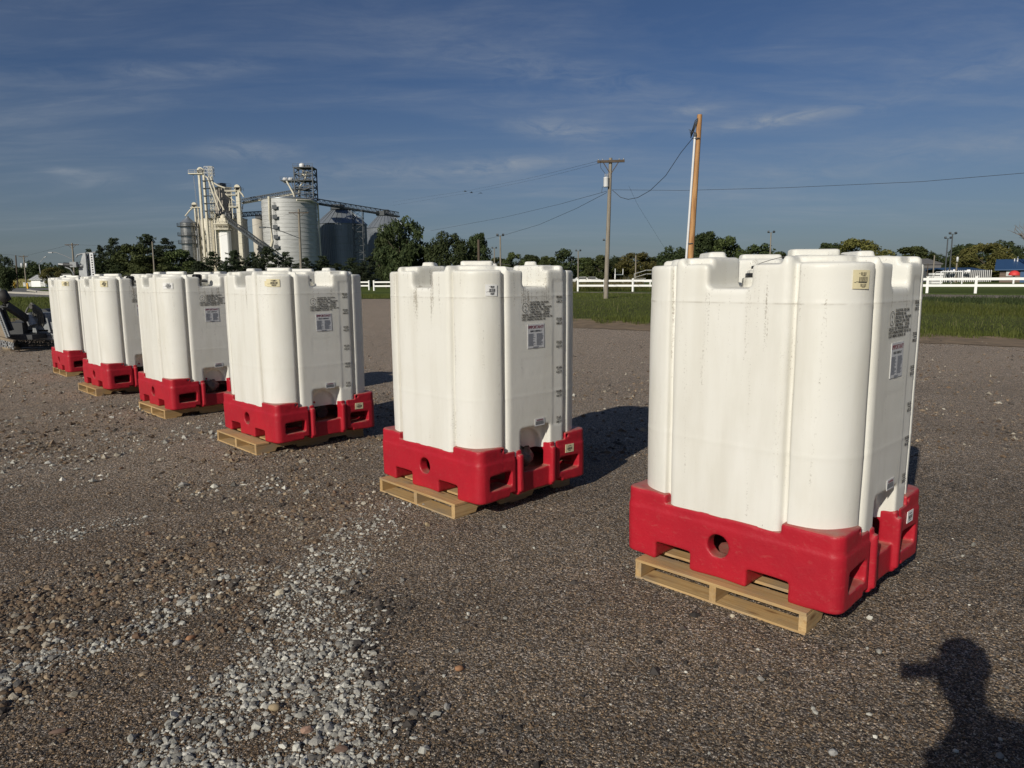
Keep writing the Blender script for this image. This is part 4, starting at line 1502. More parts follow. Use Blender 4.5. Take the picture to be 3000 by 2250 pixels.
YU = 36.5
up, HU = utility(1789, 850, 463, YU, 'grey wooden utility pole with crossarm and white transformer behind the fence', .125, .085, .16, arms=((.18, 1.36, R(-8)),))
mb = MB()
mb.lathe((-.23, -.12, 0), [(0, HU - 1.43), (.125, HU - 1.43), (.13, HU - 1.40), (.13, HU - 1.0), (.135, HU - .99), (.135, HU - .96), (.06, HU - .93), (0, HU - .93)], 16)
mb.build('transformer', M_pvc, up)
for q in ((-.28, -.12), (-.18, -.14)):
    mb = MB()
    mb.lathe((q[0], q[1], 0), [(.02, HU - .93), (.035, HU - .88), (.02, HU - .84), (.03, HU - .80), (0, HU - .77)], 8)
    mb.build('bushing', M_steel, up)
mb = MB()
mb.tube([(-.28, -.12, HU - .77), (-.5, -.12, HU - .5), (-.55, -.12, HU - .15)], .012, 5)
mb.tube([(-.12, -.1, HU - 1.2), (-.42, -.14, HU - 1.45), (-.45, -.14, HU - 1.7)], .012, 5)
mb.build('jumper_wire', M_cable, up)
YT = 31.0
tp_, HT = utility(2050, 850, 336, YT, 'tall new orange-brown pole with grey conduit, leaning right', .150, .105, .30, M_polenew)
mb = MB()
mb.tube([(-.31 - .19, -.05, .0), (-.19, -.05, HT - .95), (-.17, -.05, HT - .86)], .052, 10)
mb.build('conduit', M_pvc, tp_)
mb = MB()
mb.lathe((-.18, -.05, 0), [(.055, HT - .92), (.085, HT - .84), (.05, HT - .74), (0, HT - .72)], 10)
mb.build('weatherhead', M_darksteel, tp_)
for f_ in (.20, .34, .88):
    mb = MB()
    xx = -.30 * (1 - f_)
    mb.tube([(xx - .23, -.02, HT * f_), (xx - .10, -.15, HT * f_ - .01), (xx + .02, -.15, HT * f_)], .022, 6)
    mb.build('conduit_strap', M_darksteel, tp_)
mb = MB()
for k in range(4):
    mb.tube([(-.18, -.05, HT - .74), (-.30 - .05 * k, -.05, HT - .70 + .03 * k), (-.36, -.02, HT - .95 + .05 * k), (-.20, -.08, HT - .55 + .1 * k), (-.08, -.06, HT - .25 + .03 * k)], .018, 5)
mb.build('drip_loop', M_cable, tp_)
utility(1402, 850, 702, 66, 'short brown stub pole behind the dirt streaked tote', .14, .12, 0, M_poledark)
utility(46, 838, 748, 150, 'dark slim pole among the corn at the far left', .16, .12, .3, M_poledark)
lp, HL = utility(69, 838, 748, 170, 'far pole with crossarm and two transformers above the corn', .17, .13, .1, arms=((.3, 2.2, 0),))
for s in (-1, 1):
    mb = MB()
    mb.lathe((s * .55, -.2, 0), [(0, HL - 2.9), (.24, HL - 2.9), (.24, HL - 1.9), (0, HL - 1.8)], 10)
    mb.build('transformer', M_pvc, lp)
cp, HC = utility(211, 838, 712, 110, 'crossarm pole with a long lamp arm above the upright mower wing', .15, .11, .15, arms=((.28, 2.1, 0),))
mb = MB()
q = at(146, 739, 109)
q = q - cp.location
mb.tube([(0, -.1, HC - 2.55), (q.x * .4, -.3, HC - 1.9), (q.x * .8, -.5, HC - 1.42), (q.x, -.6, HC - 1.40)], .05, 6)
mb.build('lamp_arm', M_steel, cp)
mb = MB()
mb.box((q.x - .15, -.6, HC - 1.45), (.6, .28, .16))
mb.build('lamp_head', M_steel, cp)
utility(446, 838, 708, 95, 'thin bare pole before the dark grove', .11, .08, .05)
sp_, HS = utility(875, 838, 612, 92, 'wooden pole with crossarm and lamp arm before the big corrugated silo', .19, .13, .12, arms=((.5, 2.5, R(3)),))
mb = MB()
q = at(773, 663, 91) - sp_.location
mb.tube([(0, -.1, HS - 3.7), (q.x * .5, -.4, HS - 2.85), (q.x * .86, -.8, HS - 2.35), (q.x, -1, HS - 2.30)], .055, 6)
mb.build('lamp_arm', M_darksteel, sp_)
mb = MB()
mb.box((q.x - .2, -1, HS - 2.35), (.75, .3, .18))
mb.build('lamp_head', M_darksteel, sp_)
ln = thing('street_lamp', 'thin curved street lamp above the small white shed', 'street lamp', (at(120, 800, 230).x, 230, .8))
mb = MB()
zt = at(117, 778, 230).z - .8
mb.tube([(0, 0, 0), (-.3, 0, zt), (0, 0, zt + 1.0), (1.6, 0, zt + 2.6)], [.14, .11, .08, .07], 6)
mb.build('pole', M_steel, ln)
mb = MB()
mb.box((1.9, 0, zt + 2.7), (.9, .3, .2), (0, R(-25), 0))
mb.build('lamp_head', M_steel, ln)


def flood(u, vtop, Y, label, m, heads=2, r=.12):
    p = at(u, vtop, Y)
    H_ = p.z - hgt(Y)
    t = thing('floodlight_pole', label, 'floodlight', (p.x, Y, hgt(Y)), 0, 'floodlights round the playing field')
    mb = MB()
    pole_mesh(mb, (0, 0, 0), (0, 0, H_), r * 1.2, r * .8, 8)
    mb.build('pole', m, t)
    mb = MB()
    mb.bar((-.5, 0, H_ - .05), (.5, 0, H_ - .05), .06, .06)
    mb.build('bracket', M_darksteel, t)
    for k in range(heads):
        x = -.42 + .84 * k / max(1, heads - 1)
        mb = MB()
        mb.box((x, -.06, H_ + .10), (.30, .22, .26), (R(-28), 0, R(18) * (1 if k else -1)))
        mb.build('lamp_head', M_darksteel, t)


flood(1448, 727, 150, 'shorter floodlight on pale pole above the dirt streaked tote', M_pole)
flood(1465.5, 690, 105, 'taller floodlight on pale pole above the dirt streaked tote', M_pole)
flood(1694, 735, 140, 'floodlight on pale pole left of the utility pole', M_pole)
flood(1776, 704, 120, 'floodlight right behind the utility pole', M_pole, 2, .13)
flood(2259, 681, 110, 'floodlight above the largest tote', M_pole, 2, .11)
flood(2777, 698, 112, 'shorter of the two black floodlights at right', M_darksteel, 2, .10)
flood(2791, 685, 104, 'taller of the two black floodlights at right', M_darksteel, 2, .10)
utility(1863, 838, 748, 118, 'plain pale post behind the bleachers', .11, .10, 0)
utility(2738, 838, 748, 100, 'plain pale post left of the black floodlights', .09, .08, 0)
tq, HQ = utility(2805, 838, 752, 105, 'short pole with a white transformer right of the black floodlights', .12, .1, 0)
mb = MB()
mb.lathe((-.12, -.25, 0), [(0, HQ - .75), (.15, HQ - .75), (.15, HQ - .1), (0, HQ)], 10)
mb.build('transformer', M_pvc, tq)
utility(2719, 838, 772, 98, 'thin dark post before the grey barn at right', .06, .05, 0, M_poledark)

# wires
def wire(label, pts, r, sag=0.0):
    P = [Vector(p) for p in pts]
    if len(P) == 2:
        a, b = P
        P = [a.lerp(b, k / 20) - Vector((0, 0, sag * 4 * (k / 20) * (1 - k / 20))) for k in range(21)]
    mb = MB()
    mb.tube(P, r, 5)
    tag(mb.build('power_line', M_cable), label, 'power line', 'overhead wires')


uq = lambda u, v: at(u, v, YU)
wire('thick slack cable hanging from the tall new pole to the utility pole', [at(2034, 399, YT), at(1995, 447, YT + 1), at(1950, 515, YT + 2), at(1905, 558, YT + 3.4), at(1868, 579, YT + 4.2), at(1840, 584, YT + 4.8), at(1818, 578, YT + 5.2), at(1793, 556, YU - .1)], .014)
wire('cable running right from the utility pole past the new pole and out of view', [uq(1793, 556), at(2000, 558, 34), at(2300, 550, 30), at(2700, 532, 26), at(3000, 507, 23.5), at(3200, 488, 22), at(4200, 390, 19)], .008)
wire('upper of two cables running left from the utility pole', [uq(1778, 560), at(1640, 598, 48), at(1480, 636, 64), at(1262, 676, 84)], .010)
wire('lower cable from the utility pole to the brown stub pole', [uq(1778, 564), at(1690, 610, 42), at(1580, 658, 51), at(1480, 688, 59), at(1404, 705, 65.8)], .011)
wire('faint wire from the left end of the crossarm', [uq(1752, 472), at(1560, 520, 60), at(1380, 557, 84), at(1150, 592, 120)], .006)
wire('second faint wire from the crossarm', [uq(1770, 474), at(1600, 519, 60), at(1400, 561, 90), at(1150, 602, 130)], .006)
wire('thin stay running down right of the utility pole', [at(1842, 544, 40), at(1868, 600, 42), at(1973, 768, 50)], .005)
wire('long faint wire above the corn at the left', [at(-60, 742, 150), at(37, 747, 150), at(69, 751, 168), at(211, 716, 111)], .016)
wire('faint wire between the crossarm pole and the thin pole', [at(211, 716, 110), at(330, 722, 102), at(446, 712, 95), at(620, 700, 93), at(875, 618, 92)], .010)
# birds on the wing above the big trees
for i, (u, v, lab, th) in enumerate(((1363, 561, 'leftmost of the three birds over the big dark trees', .1), (1381, 565, 'middle one of the three birds over the big dark trees', -.2), (1408, 566, 'rightmost of the three birds, wings folded down', .9))):
    p = at(u, v, 70)
    t = thing('bird', lab, 'bird', p, .4 * i, 'birds in flight')
    mb = MB()
    mb.tube([(-.16, 0, 0), (-.05, 0, .02), (.08, 0, .02), (.17, 0, .0)], [.01, .035, .035, .008], 6)
    for s in (-1, 1):
        mb.add([(-.05, 0, .02), (.06, 0, .02), (.0, s * .2, .09 - th * .1), (-.05, s * .2, .09 - th * .1), (-.07, s * .42, .02 - th * .2)], [(0, 1, 2, 3), (3, 2, 4)])
    mb.build('body', M_darksteel, t)
# ------------------------------------------------------------------ grain elevator
YE = 240.0
GZ = .8


def E(u, v, Y=YE):
    return at(u, v, Y)


def drum(t, name, m, r, z0, z1, n=40, c=(0, 0), rib=0, ribh=.0, mat2=None):
    """a round wall, with stepped rings if asked for"""
    prof = [(r, z0)]
    if rib:
        for k in range(1, rib):
            z = z0 + (z1 - z0) * k / rib
            prof += [(r, z - .10), (r + ribh, z - .05), (r + ribh, z + .05), (r, z + .10)]
    prof.append((r, z1))
    mb = MB()
    mb.lathe((c[0], c[1], 0), prof, n, smooth=not rib)
    return mb.build(name, m, t)


def railing(t, pts, m, h=1.1, r=.05, name='railing', step=None):
    mb = MB()
    for a, b in zip(pts[:-1], pts[1:]):
        a, b = Vector(a), Vector(b)
        n = max(1, int((b - a).length / (step or 1.6)))
        for k in range(n + 1):
            p = a.lerp(b, k / n)
            mb.bar(p, p + Vector((0, 0, h)), r, r)
        for f in (.5, 1):
            mb.bar(a + Vector((0, 0, h * f)), b + Vector((0, 0, h * f)), r, r)
    return mb.build(name, m, t)


# big corrugated silo
p0, p1 = E(767, 588), E(922, 588)
cx, r = (p0.x + p1.x) / 2 + .3, (p1.x - p0.x) / 2
zt = E(845, 588).z
bs = thing('corrugated_silo', 'largest silo, wide pale corrugated steel drum under the dark lattice tower', 'silo', (cx, YE, GZ))
ht = zt - GZ
for k in range(21):
    z0, z1 = ht * k / 21, ht * (k + 1) / 21
    mb = MB()
    rr_ = r + (.05 if k % 2 else 0)
    mb.lathe((0, 0, 0), [(rr_, z0), (rr_, z1 - .12)], 72)
    mb.lathe((0, 0, 0), [(rr_, z1 - .13), (rr_ + .07, z1 - .10), (rr_ + .07, z1 - .02), (rr_, z1)], 72)
    mb.build('wall_ring', M_galv, bs)
mb = MB()
mb.lathe((0, 0, 0), [(r + .2, ht - .05), (r + .2, ht + .15), (r * .5, ht + .9), (.4, ht + 1.5), (0, ht + 1.5)], 48)
mb.build('roof', M_galvroof, bs)
railing(bs, [(r * math.cos(R(a)), r * math.sin(R(a)), ht + .1) for a in range(180, 361, 12)], M_darksteel, 1.0, .045)


def on_silo(u, v, d=.35):
    p = E(u, v, YE - r)
    x = p.x - cx
    y = -math.sqrt(max(.1, (r + d) ** 2 - x * x))
    return Vector((x, y, p.z - GZ))


mb = MB()
mb.tube([on_silo(786, 575), on_silo(790, 640), on_silo(795, 706), on_silo(792, 722)], .42, 8)
mb.build('downspout', M_cream2, bs)
mb = MB()
mb.tube([on_silo(868, 585, 1.0), on_silo(900, 583, 1.0), on_silo(910, 588, .6), on_silo(915, 680), on_silo(921, 775)], .30, 8)
mb.build('downspout', M_cream2, bs)
mb = MB()
for k in range(5):
    q = on_silo(806 + 1.5 * k, 612 + 29 * k, .5)
    mb.box(q, (1.5, .9, .12))
    mb.box(q + Vector((0, -.4, .6)), (1.5, .06, 1.1))
mb.build('ladder_landing', M_darksteel, bs)
mb = MB()
for s in (-.25, .25):
    mb.tube([on_silo(803, 592, .5) + Vector((s, 0, 0)), on_silo(812, 760, .5) + Vector((s, 0, 0))], .05, 5)
for k in range(36):
    q = on_silo(803 + 9 * k / 36, 592 + 168 * k / 36, .5)
    mb.box(q, (.5, .05, .05))
mb.build('ladder', M_darksteel, bs)

# cone roofed bins behind
for (u0, u1, ve, va, Y, lab) in ((927, 1073, 659, 616, 268, 'wide dark metal bin with cone roof, right of the largest silo'), (1076, 1190, 670, 630, 292, 'second cone roofed bin, half hidden by the biggest leafy tree')):
    a, b = E(u0, ve, Y), E(u1, ve, Y)
    rr_, cx_ = (b.x - a.x) / 2, (a.x + b.x) / 2
    t = thing('grain_bin', lab, 'grain bin', (cx_, Y, GZ), 0, 'cone roofed grain bins')
    he, ha = a.z - GZ, E((u0 + u1) / 2, va, Y).z - GZ
    for k in range(9):
        mb = MB()
        z0, z1 = he * k / 9, he * (k + 1) / 9
        mb.lathe((0, 0, 0), [(rr_, z0), (rr_, z1)], 72)
        mb.lathe((0, 0, 0), [(rr_, z1 - .12), (rr_ + .08, z1 - .10), (rr_ + .08, z1)], 72)
        mb.build('wall_ring', M_galvdark, t)
    st_ = MB().box((0, 0, he / 2), (.16, .22, he)).mesh('stiffener', M_galvdark)
    for k in range(40):
        an = R(180 + 180 * (k + .5) / 40)
        link('stiffener', st_, t, ((rr_ + .10) * math.cos(an), (rr_ + .10) * math.sin(an), 0), (0, 0, an))
    mb = MB()
    mb.lathe((0, 0, 0), [(rr_ + .4, he - .1), (rr_ * .36, ha), (rr_ * .36, ha + .1)], 48, False)
    mb.build('roof', M_galvroof, t)
    mb = MB()
    for k in range(24):
        an = 2 * math.pi * k / 24
        mb.bar(((rr_ + .3) * math.cos(an), (rr_ + .3) * math.sin(an), he + .05), (rr_ * .37 * math.cos(an), rr_ * .37 * math.sin(an), ha + .12), .12, .14)
    mb.build('roof_rib', M_galvroof, t)['kind'] = 'stuff'
    mb = MB()
    mb.lathe((0, 0, 0), [(rr_ * .40, ha), (rr_ * .40, ha + .25), (rr_ * .16, ha + .9), (rr_ * .16, ha + 2.0), (rr_ * .13, ha + 2.1), (0, ha + 2.1)], 24)
    mb.build('roof_cap', M_darksteel, t)
    railing(t, [(rr_ * .40 * math.cos(R(a_)), rr_ * .40 * math.sin(R(a_)), ha + .2) for a_ in range(0, 361, 24)], M_darksteel, 1.1, .06)

# shiny hopper bin on the left
a, b = E(529, 653, YE - 4), E(571, 653, YE - 4)
rr_, cx_ = (b.x - a.x) / 2, (a.x + b.x) / 2
t = thing('hopper_bin', 'narrow shiny metal bin with ringed catwalks at the left of the elevator', 'grain bin', (cx_, YE - 4, GZ))
he = a.z - GZ
drum(t, 'wall', M_stain, rr_, 0, he, 32, rib=5, ribh=.06)
mb = MB()
mb.lathe((0, 0, 0), [(rr_ + .12, he - .05), (.45, E(550, 637, YE - 4).z - GZ), (.45, E(550, 634, YE - 4).z - GZ), (0, E(550, 634, YE - 4).z - GZ)], 32)
mb.build('roof', M_galvroof, t)
for v in (665, 692, 715):
    z = E(550, v, YE - 4).z - GZ
    mb = MB()
    mb.lathe((0, 0, 0), [(rr_, z), (rr_ + 1.0, z), (rr_ + 1.0, z + .14), (rr_, z + .14)], 32, False)
    mb.build('catwalk', M_darksteel, t)
    railing(t, [((rr_ + .95) * math.cos(R(q)), (rr_ + .95) * math.sin(R(q)), z + .1) for q in range(150, 391, 20)], M_darksteel, 1.0, .05)
mb = MB()
mb.tube([(rr_ + .5, -.6, 0), (rr_ + .5, -.6, he - 1)], .28, 8)
mb.tube([(rr_ + 1.1, -.8, 0), (rr_ + 1.1, -.8, he - 2)], .12, 6)
mb.build('downspout', M_steel, t)

# concrete silos
vt = 642
CS = [(590, 22, 644, YE + 5, M_concg, 'grey concrete silo at the left, behind the shiny metal bin'), (612, 38, 642, YE, M_concw, 'white concrete silo at the tall left leg tower'),
      (643, 34, 642, YE - 1, M_concw, 'stained white concrete silo carrying the bright white panel'), (677, 34, 642, YE + 2, M_concg, 'concrete silo between the white panel and the cream bucket leg'),
      (707, 30, 642, YE + 6, M_concg, 'shaded concrete silo behind the cream bucket leg')]
for k, (u, wpx, v, Y, m, lab) in enumerate(CS):
    q = E(u, v, Y)
    t = thing('concrete_silo', lab, 'silo', (q.x, Y, GZ), 0, 'row of concrete silos')
    rr_ = wpx / 2 * Y / FPX * 1.06
    h_ = q.z - GZ
    mb = MB()
    mb.lathe((0, 0, 0), [(rr_, 0), (rr_, h_ - .4)], 36)
    mb.lathe((0, 0, 0), [(rr_, h_ - .4), (rr_ + .12, h_ - .4), (rr_ + .12, h_), (0, h_)], 36, False)
    mb.build('wall', m, t)
    railing(t, [(rr_ * math.cos(R(q_)), rr_ * math.sin(R(q_)), h_) for q_ in range(180, 361, 30)], M_darksteel, 1.1, .05)
    if k == 2:
        a, b = E(643, 676, Y - 3), E(669, 676, Y - 3)
        mb = MB()
        w0, w1, z1 = a.x - q.x, b.x - q.x, a.z - GZ
        prof = [(w0, -3.3), (w0 + .5, -3.55), (w1 - .3, -3.5), (w1, -3.2), (w1, -1.0), (w0, -1.0)]
        mb.prism(prof, 0, z1)
        mb.build('white_panel', M_bright, t)
        # work platform with its clutter at the top of the panel
        for v_, ww in ((657, 44), (672, 46)):
            z = E(650, v_, Y - 3).z - GZ
            a_, b_ = E(629, v_, Y - 3).x - q.x, E(629 + ww, v_, Y - 3).x - q.x
            mb = MB()
            mb.box(((a_ + b_) / 2, -3.4, z), (b_ - a_, 3.0, .35))
            mb.build('platform', M_cream2, t)
            railing(t, [(a_, -4.8, z), (b_, -4.8, z)], M_cream2, 1.1, .09)
        mb = MB()
        z = E(650, 657, Y - 3).z - GZ
        mb.box((w0 + 1.2, -3.2, z + 1.1), (2.8, 1.8, 1.6))
        mb.tube([(w0 - .6, -3.2, z + .2), (w0 - .2, -3.2, z + 2.4), (w0 + 1.4, -3.2, z + 2.9), (w1, -3.0, z + .6)], .22, 8)
        mb.lathe((w0 + 1.6, -3.2, 0), [(.9, z + 1.9), (.9, z + 2.6), (.4, z + 3.1), (0, z + 3.1)], 12)
        mb.build('transfer_head', M_cream2, t)
t = thing('concrete_bin', 'lone grey concrete bin seen between the white silos and the largest silo', 'silo', (E(757, 642, 262).x, 262, GZ))
h_ = E(757, 642, 262).z - GZ
mb = MB()
mb.lathe((0, 0, 0), [(2.2, 0), (2.2, h_)], 32)
mb.lathe((0, 0, 0), [(2.2, h_), (0, h_)], 32, False)
mb.build('wall', M_concg, t)
mb = MB()
mb.box((.3, -.4, h_ + .8), (2.0, 1.6, 1.6))
mb.box((1.6, -1.2, h_ + .1), (3.2, 2.4, .2))
mb.build('roof_hatch', M_darksteel, t)
railing(t, [(-1.4, -1.8, h_), (2.9, -1.8, h_)], M_darksteel, 1.1, .06)

# head house
q = E(652, 551, YE + 1)
t = thing('head_house', 'tall grey concrete head house on top of the white silos', 'tower', (q.x, YE + 1, E(652, 642).z), R(-36))
zt = q.z - t.location.z
ww, dd = 4.6, 3.4
mb = MB()
mb.box((0, 0, zt / 2), (ww, dd, zt))
mb.build('wall', mat('head_house_wall', (0.40, 0.36, 0.315), .9, var=.25, vscale=.6), t)
mb = MB()
mb.box((0, 0, zt + .12), (ww + .5, dd + .5, .25))
mb.build('roof', M_concg, t)
mb = MB()
mb.box((-1.0, .4, zt + .9), (2.0, 1.8, 1.5))
mb.build('penthouse', M_darksteel, t)
railing(t, [(-ww / 2, -dd / 2, zt + .2), (ww / 2, -dd / 2, zt + .2), (ww / 2, dd / 2, zt + .2)], M_steel, 1.1, .06)
for (x, y, z, sx, sy, sz) in ((-1.2, -dd / 2 - .01, zt * .45, .7, .06, 1.0), (.6, -dd / 2 - .01, zt * .28, 1.2, .06, .9), (ww / 2 + .01, .3, zt * .45, .06, .8, 1.1), (1.5, -dd / 2 - .01, zt * .75, .5, .06, .6)):
    mb = MB()
    mb.box((x, y, z), (sx, sy, sz))
    w_ = mb.build('window', M_glass, t)
# machinery floor under the head house: dark pipes and decks
t = thing('distributor_deck', 'dark clutter of pipes and decks under the grey head house', 'machinery', (E(660, 642, YE - 1.5).x, YE - 1.5, E(660, 642, YE - 1.5).z))
rn = random.Random(12)
for z, x0, x1 in ((.3, -5.5, 6.0), (1.7, -4.0, 6.2), (3.6, 3.0, 5.8)):
    mb = MB()
    mb.box(((x0 + x1) / 2, -.2, z), (x1 - x0, 2.6, .16))
    mb.build('deck', M_darksteel, t)
    railing(t, [(x0, -1.5, z), (x1, -1.5, z)], M_darksteel, 1.05, .06)
for k in range(12):
    x = -5 + k * .95
    mb = MB()
    mb.tube([(x, -1.2, 0), (x + rn.uniform(-.4, .4), -1.0, 1.2), (x + rn.uniform(-1.2, 1.2), -.4, 2.2 + rn.uniform(0, 1.6) + (2.5 if x > 2.5 else 0))], rn.choice((.08, .11, .15)), 6)
    mb.build('spout', rn.choice((M_cream2, M_darksteel, M_steel)), t)
for k in range(7):
    mb = MB()
    mb.box((-4 + k * 1.5, -.9, rn.uniform(.7, 2.2)), (rn.uniform(.6, 1.3), 1.0, rn.uniform(.6, 1.3)))
    mb.build('housing', rn.choice((M_darksteel, M_steel, M_cream2)), t)


def ladder(t, x, y, z0, z1, m):
    mb = MB()
    for s in (-.28, .28):
        mb.bar((x + s, y, z0), (x + s, y, z1), .07, .07)
    n = int((z1 - z0) / .9)
    for k in range(n):
        mb.bar((x - .28, y, z0 + k * .9), (x + .28, y, z0 + k * .9), .05, .05)
        if k % 2:
            mb.bar((x - .4, y - .5, z0 + k * .9), (x + .4, y - .5, z0 + k * .9), .05, .05)
    return mb.build('ladder', m, t)


def lattice(t, x0, x1, y0, y1, z0, z1, bays, m, w=.16, name='lattice'):
    mb = MB()
    cs = [(x0, y0), (x1, y0), (x1, y1), (x0, y1)]
    for c in cs:
        mb.bar((*c, z0), (*c, z1), w, w)
    for k in range(bays):
        a, b = z0 + (z1 - z0) * k / bays, z0 + (z1 - z0) * (k + 1) / bays
        for i in range(4):
            p, q = cs[i], cs[(i + 1) % 4]
            mb.bar((*p, b), (*q, b), w * .8, w * .8)
            if k % 2:
                mb.bar((*p, a), (*q, b), w * .6, w * .6)
            else:
                mb.bar((*q, a), (*p, b), w * .6, w * .6)
    o = mb.build(name, m, t)
    return o


# tall bucket leg on the left
YL = YE - 6
xl = E(594, 620, YL).x
t = thing('bucket_leg', 'tallest bucket elevator leg at left, pale twin casings with a wheel housing on top', 'bucket elevator', (xl, YL, GZ))
Z = lambda v: E(596, v, YL).z - GZ
for dx_, v0 in ((-.35, 508), (1.15, 512)):
    mb = MB()
    mb.box((dx_, 0, Z(v0) / 2), (.55, .8, Z(v0)))
    mb.build('leg_casing', M_cream2, t)
mb = MB()
for k in range(17):
    a = math.pi * k / 16
mb.tube([(.3, -.55, Z(500)), (.3, .55, Z(500))], 1.05, 24)
mb.box((.3, 0, Z(506)), (2.1, 1.1, 1.4))
mb.build('head_housing', M_cream2, t)
mb = MB()
mb.tube([(.5, -.72, Z(501)), (.5, -.55, Z(501))], .72, 20)
mb.build('head_pulley', M_darksteel, t)
mb = MB()
mb.box((-1.2, 0, Z(509)), (4.6, 1.8, .3))
mb.build('platform', M_cream2, t)
railing(t, [(-3.4, -.8, Z(509)), (.8, -.8, Z(509))], M_cream2, 1.1, .06)
mb = MB()
mb.tube([(-2.3, 0, Z(510)), (-1.7, -.2, Z(606))], .05, 5)
mb.tube([(-2.1, 0, Z(510)), (-1.5, -.2, Z(606))], .04, 5)
mb.build('hoist_cable', M_steel, t)
ladder(t, 2.2, -.6, 0, Z(516), M_darksteel)
lattice(t, 2.8, 3.8, -.4, .6, Z(640), Z(489), 16, M_cream2, .11, 'lattice_mast')
lattice(t, 1.6, 4.2, -.5, .9, Z(516), Z(488), 3, M_steel, .13, 'hoist_frame')
mb = MB()
for s in ([(1.8, -.3, Z(517)), (2.6, -.6, Z(522)), (3.4, -.8, Z(545)), (5.2, -1.0, Z(600)), (5.8, -1.0, Z(618))], [(2.6, -.3, Z(527)), (5.6, -.2, Z(544)), (7.6, .2, Z(551))],
          [(3.6, -.5, Z(520)), (5.0, -.5, Z(570)), (7.2, -.6, Z(616))]):
    mb.tube(s, .26, 8)
mb.build('spout', M_cream2, t)
mb = MB()
for k in range(5):
    z = Z(530 + k * 22)
    mb.box((2.4, -.2, z), (3.4, 1.5, .12))
mb.build('landing', M_darksteel, t)

# cream bucket leg in the middle
xm = E(703, 660, YL).x
t = thing('bucket_leg', 'cream square bucket elevator leg with rounded head, right of the white silos', 'bucket elevator', (xm, YL, GZ))
Z = lambda v: E(703, v, YL).z - GZ
mb = MB()
for k in range(9):
    z0, z1 = Z(560) * k / 9, Z(560) * (k + 1) / 9
    mb.box((0, 0, (z0 + z1) / 2), (1.16, 1.16, z1 - z0 - .08))
    mb.box((0, 0, z1 - .05), (1.28, 1.28, .10))
mb.build('leg_casing', M_cream2, t)
mb = MB()
mb.tube([(0, -.6, Z(549.5)), (0, .6, Z(549.5))], .92, 20)
mb.box((0, 0, Z(554)), (1.84, 1.2, 1.1))
mb.build('head_housing', M_cream2, t)
for v, w_ in ((560, 3.6), (572, 3.0), (607, 2.6)):
    mb = MB()
    mb.box((-w_ / 2 - .3, -.3, Z(v)), (w_, 1.6, .28))
    mb.build('platform', M_cream2, t)
    railing(t, [(-w_ - .3, -1.0, Z(v)), (-.3, -1.0, Z(v))], M_cream2, 1.0, .06)
railing(t, [(-1.4, -.9, Z(560)), (1.6, -.9, Z(560)), (1.6, .9, Z(560))], M_darksteel, 1.0, .06)
mb = MB()
mb.bar((-1.9, -.6, Z(642)), (-1.9, -.6, Z(560)), .22, .22)
mb.bar((-3.2, -.6, Z(572)), (-1.0, -.6, Z(590)), .2, .2)
mb.build('support_post', M_cream2, t)
mb = MB()
mb.tube([(.6, -.4, Z(560)), (1.6, -.5, Z(570)), (2.0, -.5, Z(578))], .24, 8)
mb.tube([(-3.8, -.7, Z(568)), (-2.6, -.7, Z(578)), (-2.5, -.7, Z(590)), (-2.8, -.7, Z(618))], .2, 8)
mb.build('spout', M_cream2, t)
ladder(t, .95, -.5, 0, Z(560), M_darksteel)

# small leg on the far left
xs = E(577, 640, YE - 2).x
t = thing('bucket_leg', 'small bucket elevator leg with round head, over the shiny metal bin', 'bucket elevator', (xs, YE - 2, GZ))
Z = lambda v: E(576, v, YE - 2).z - GZ
for dx_ in (-.4, .55):
    mb = MB()
    mb.box((dx_, 0, Z(606) / 2), (.5, .6, Z(606)))
    mb.build('leg_casing', M_cream2, t)
mb = MB()
mb.tube([(-.5, -.4, Z(600)), (-.5, .4, Z(600))], .80, 18)
mb.box((-.5, 0, Z(605)), (1.6, .8, .9))
mb.build('head_housing', M_cream2, t)
mb = MB()
mb.box((.1, 0, Z(608)), (3.6, 1.3, .25))
mb.build('platform', M_cream2, t)
railing(t, [(-1.6, -.6, Z(608)), (1.9, -.6, Z(608))], M_darksteel, 1.0, .05)
mb = MB()
mb.tube([(-1.0, -.2, Z(609)), (-1.9, -.5, Z(616)), (-3.2, -1.4, Z(634))], .22, 8)
mb.build('spout', M_cream2, t)
ladder(t, .1, -.4, 0, Z(608), M_darksteel)

# lattice tower over the big silo
t = thing('lattice_tower', 'dark steel lattice tower standing on top of the largest silo', 'tower', (E(896, 583).x, YE + 1, E(896, 583).z - .3))
Z = lambda v: E(896, v, YE + 1).z - t.location.z
hw = (E(923, 540).x - E(870, 540).x) / 2
lattice(t, -hw, hw, -2.6, 2.6, 0, Z(493), 5, M_darksteel, .34, 'lattice')
lattice(t, -hw * .1, hw * .45, -1.0, 1.0, 0, Z(495), 9, M_darksteel, .14, 'stair_frame')
for v, x0, x1 in ((493, -hw - .4, hw + .2), (531, -hw - 4.7, hw), (556, -hw, hw * .4)):
    mb = MB()
    mb.box(((x0 + x1) / 2, 0, Z(v)), (x1 - x0, 5.2, .22))
    mb.build('platform', M_darksteel, t)
    railing(t, [(x0, -2.6, Z(v)), (x1, -2.6, Z(v))], M_darksteel, 1.1, .07)
mb = MB()
for x in (-hw - 4.4, -hw - 1.2):
    mb.bar((x, -2.2, Z(531)), (-hw, -2.2, Z(562) if x < -hw - 2 else Z(575)), .22, .22)
mb.build('brace', M_darksteel, t)
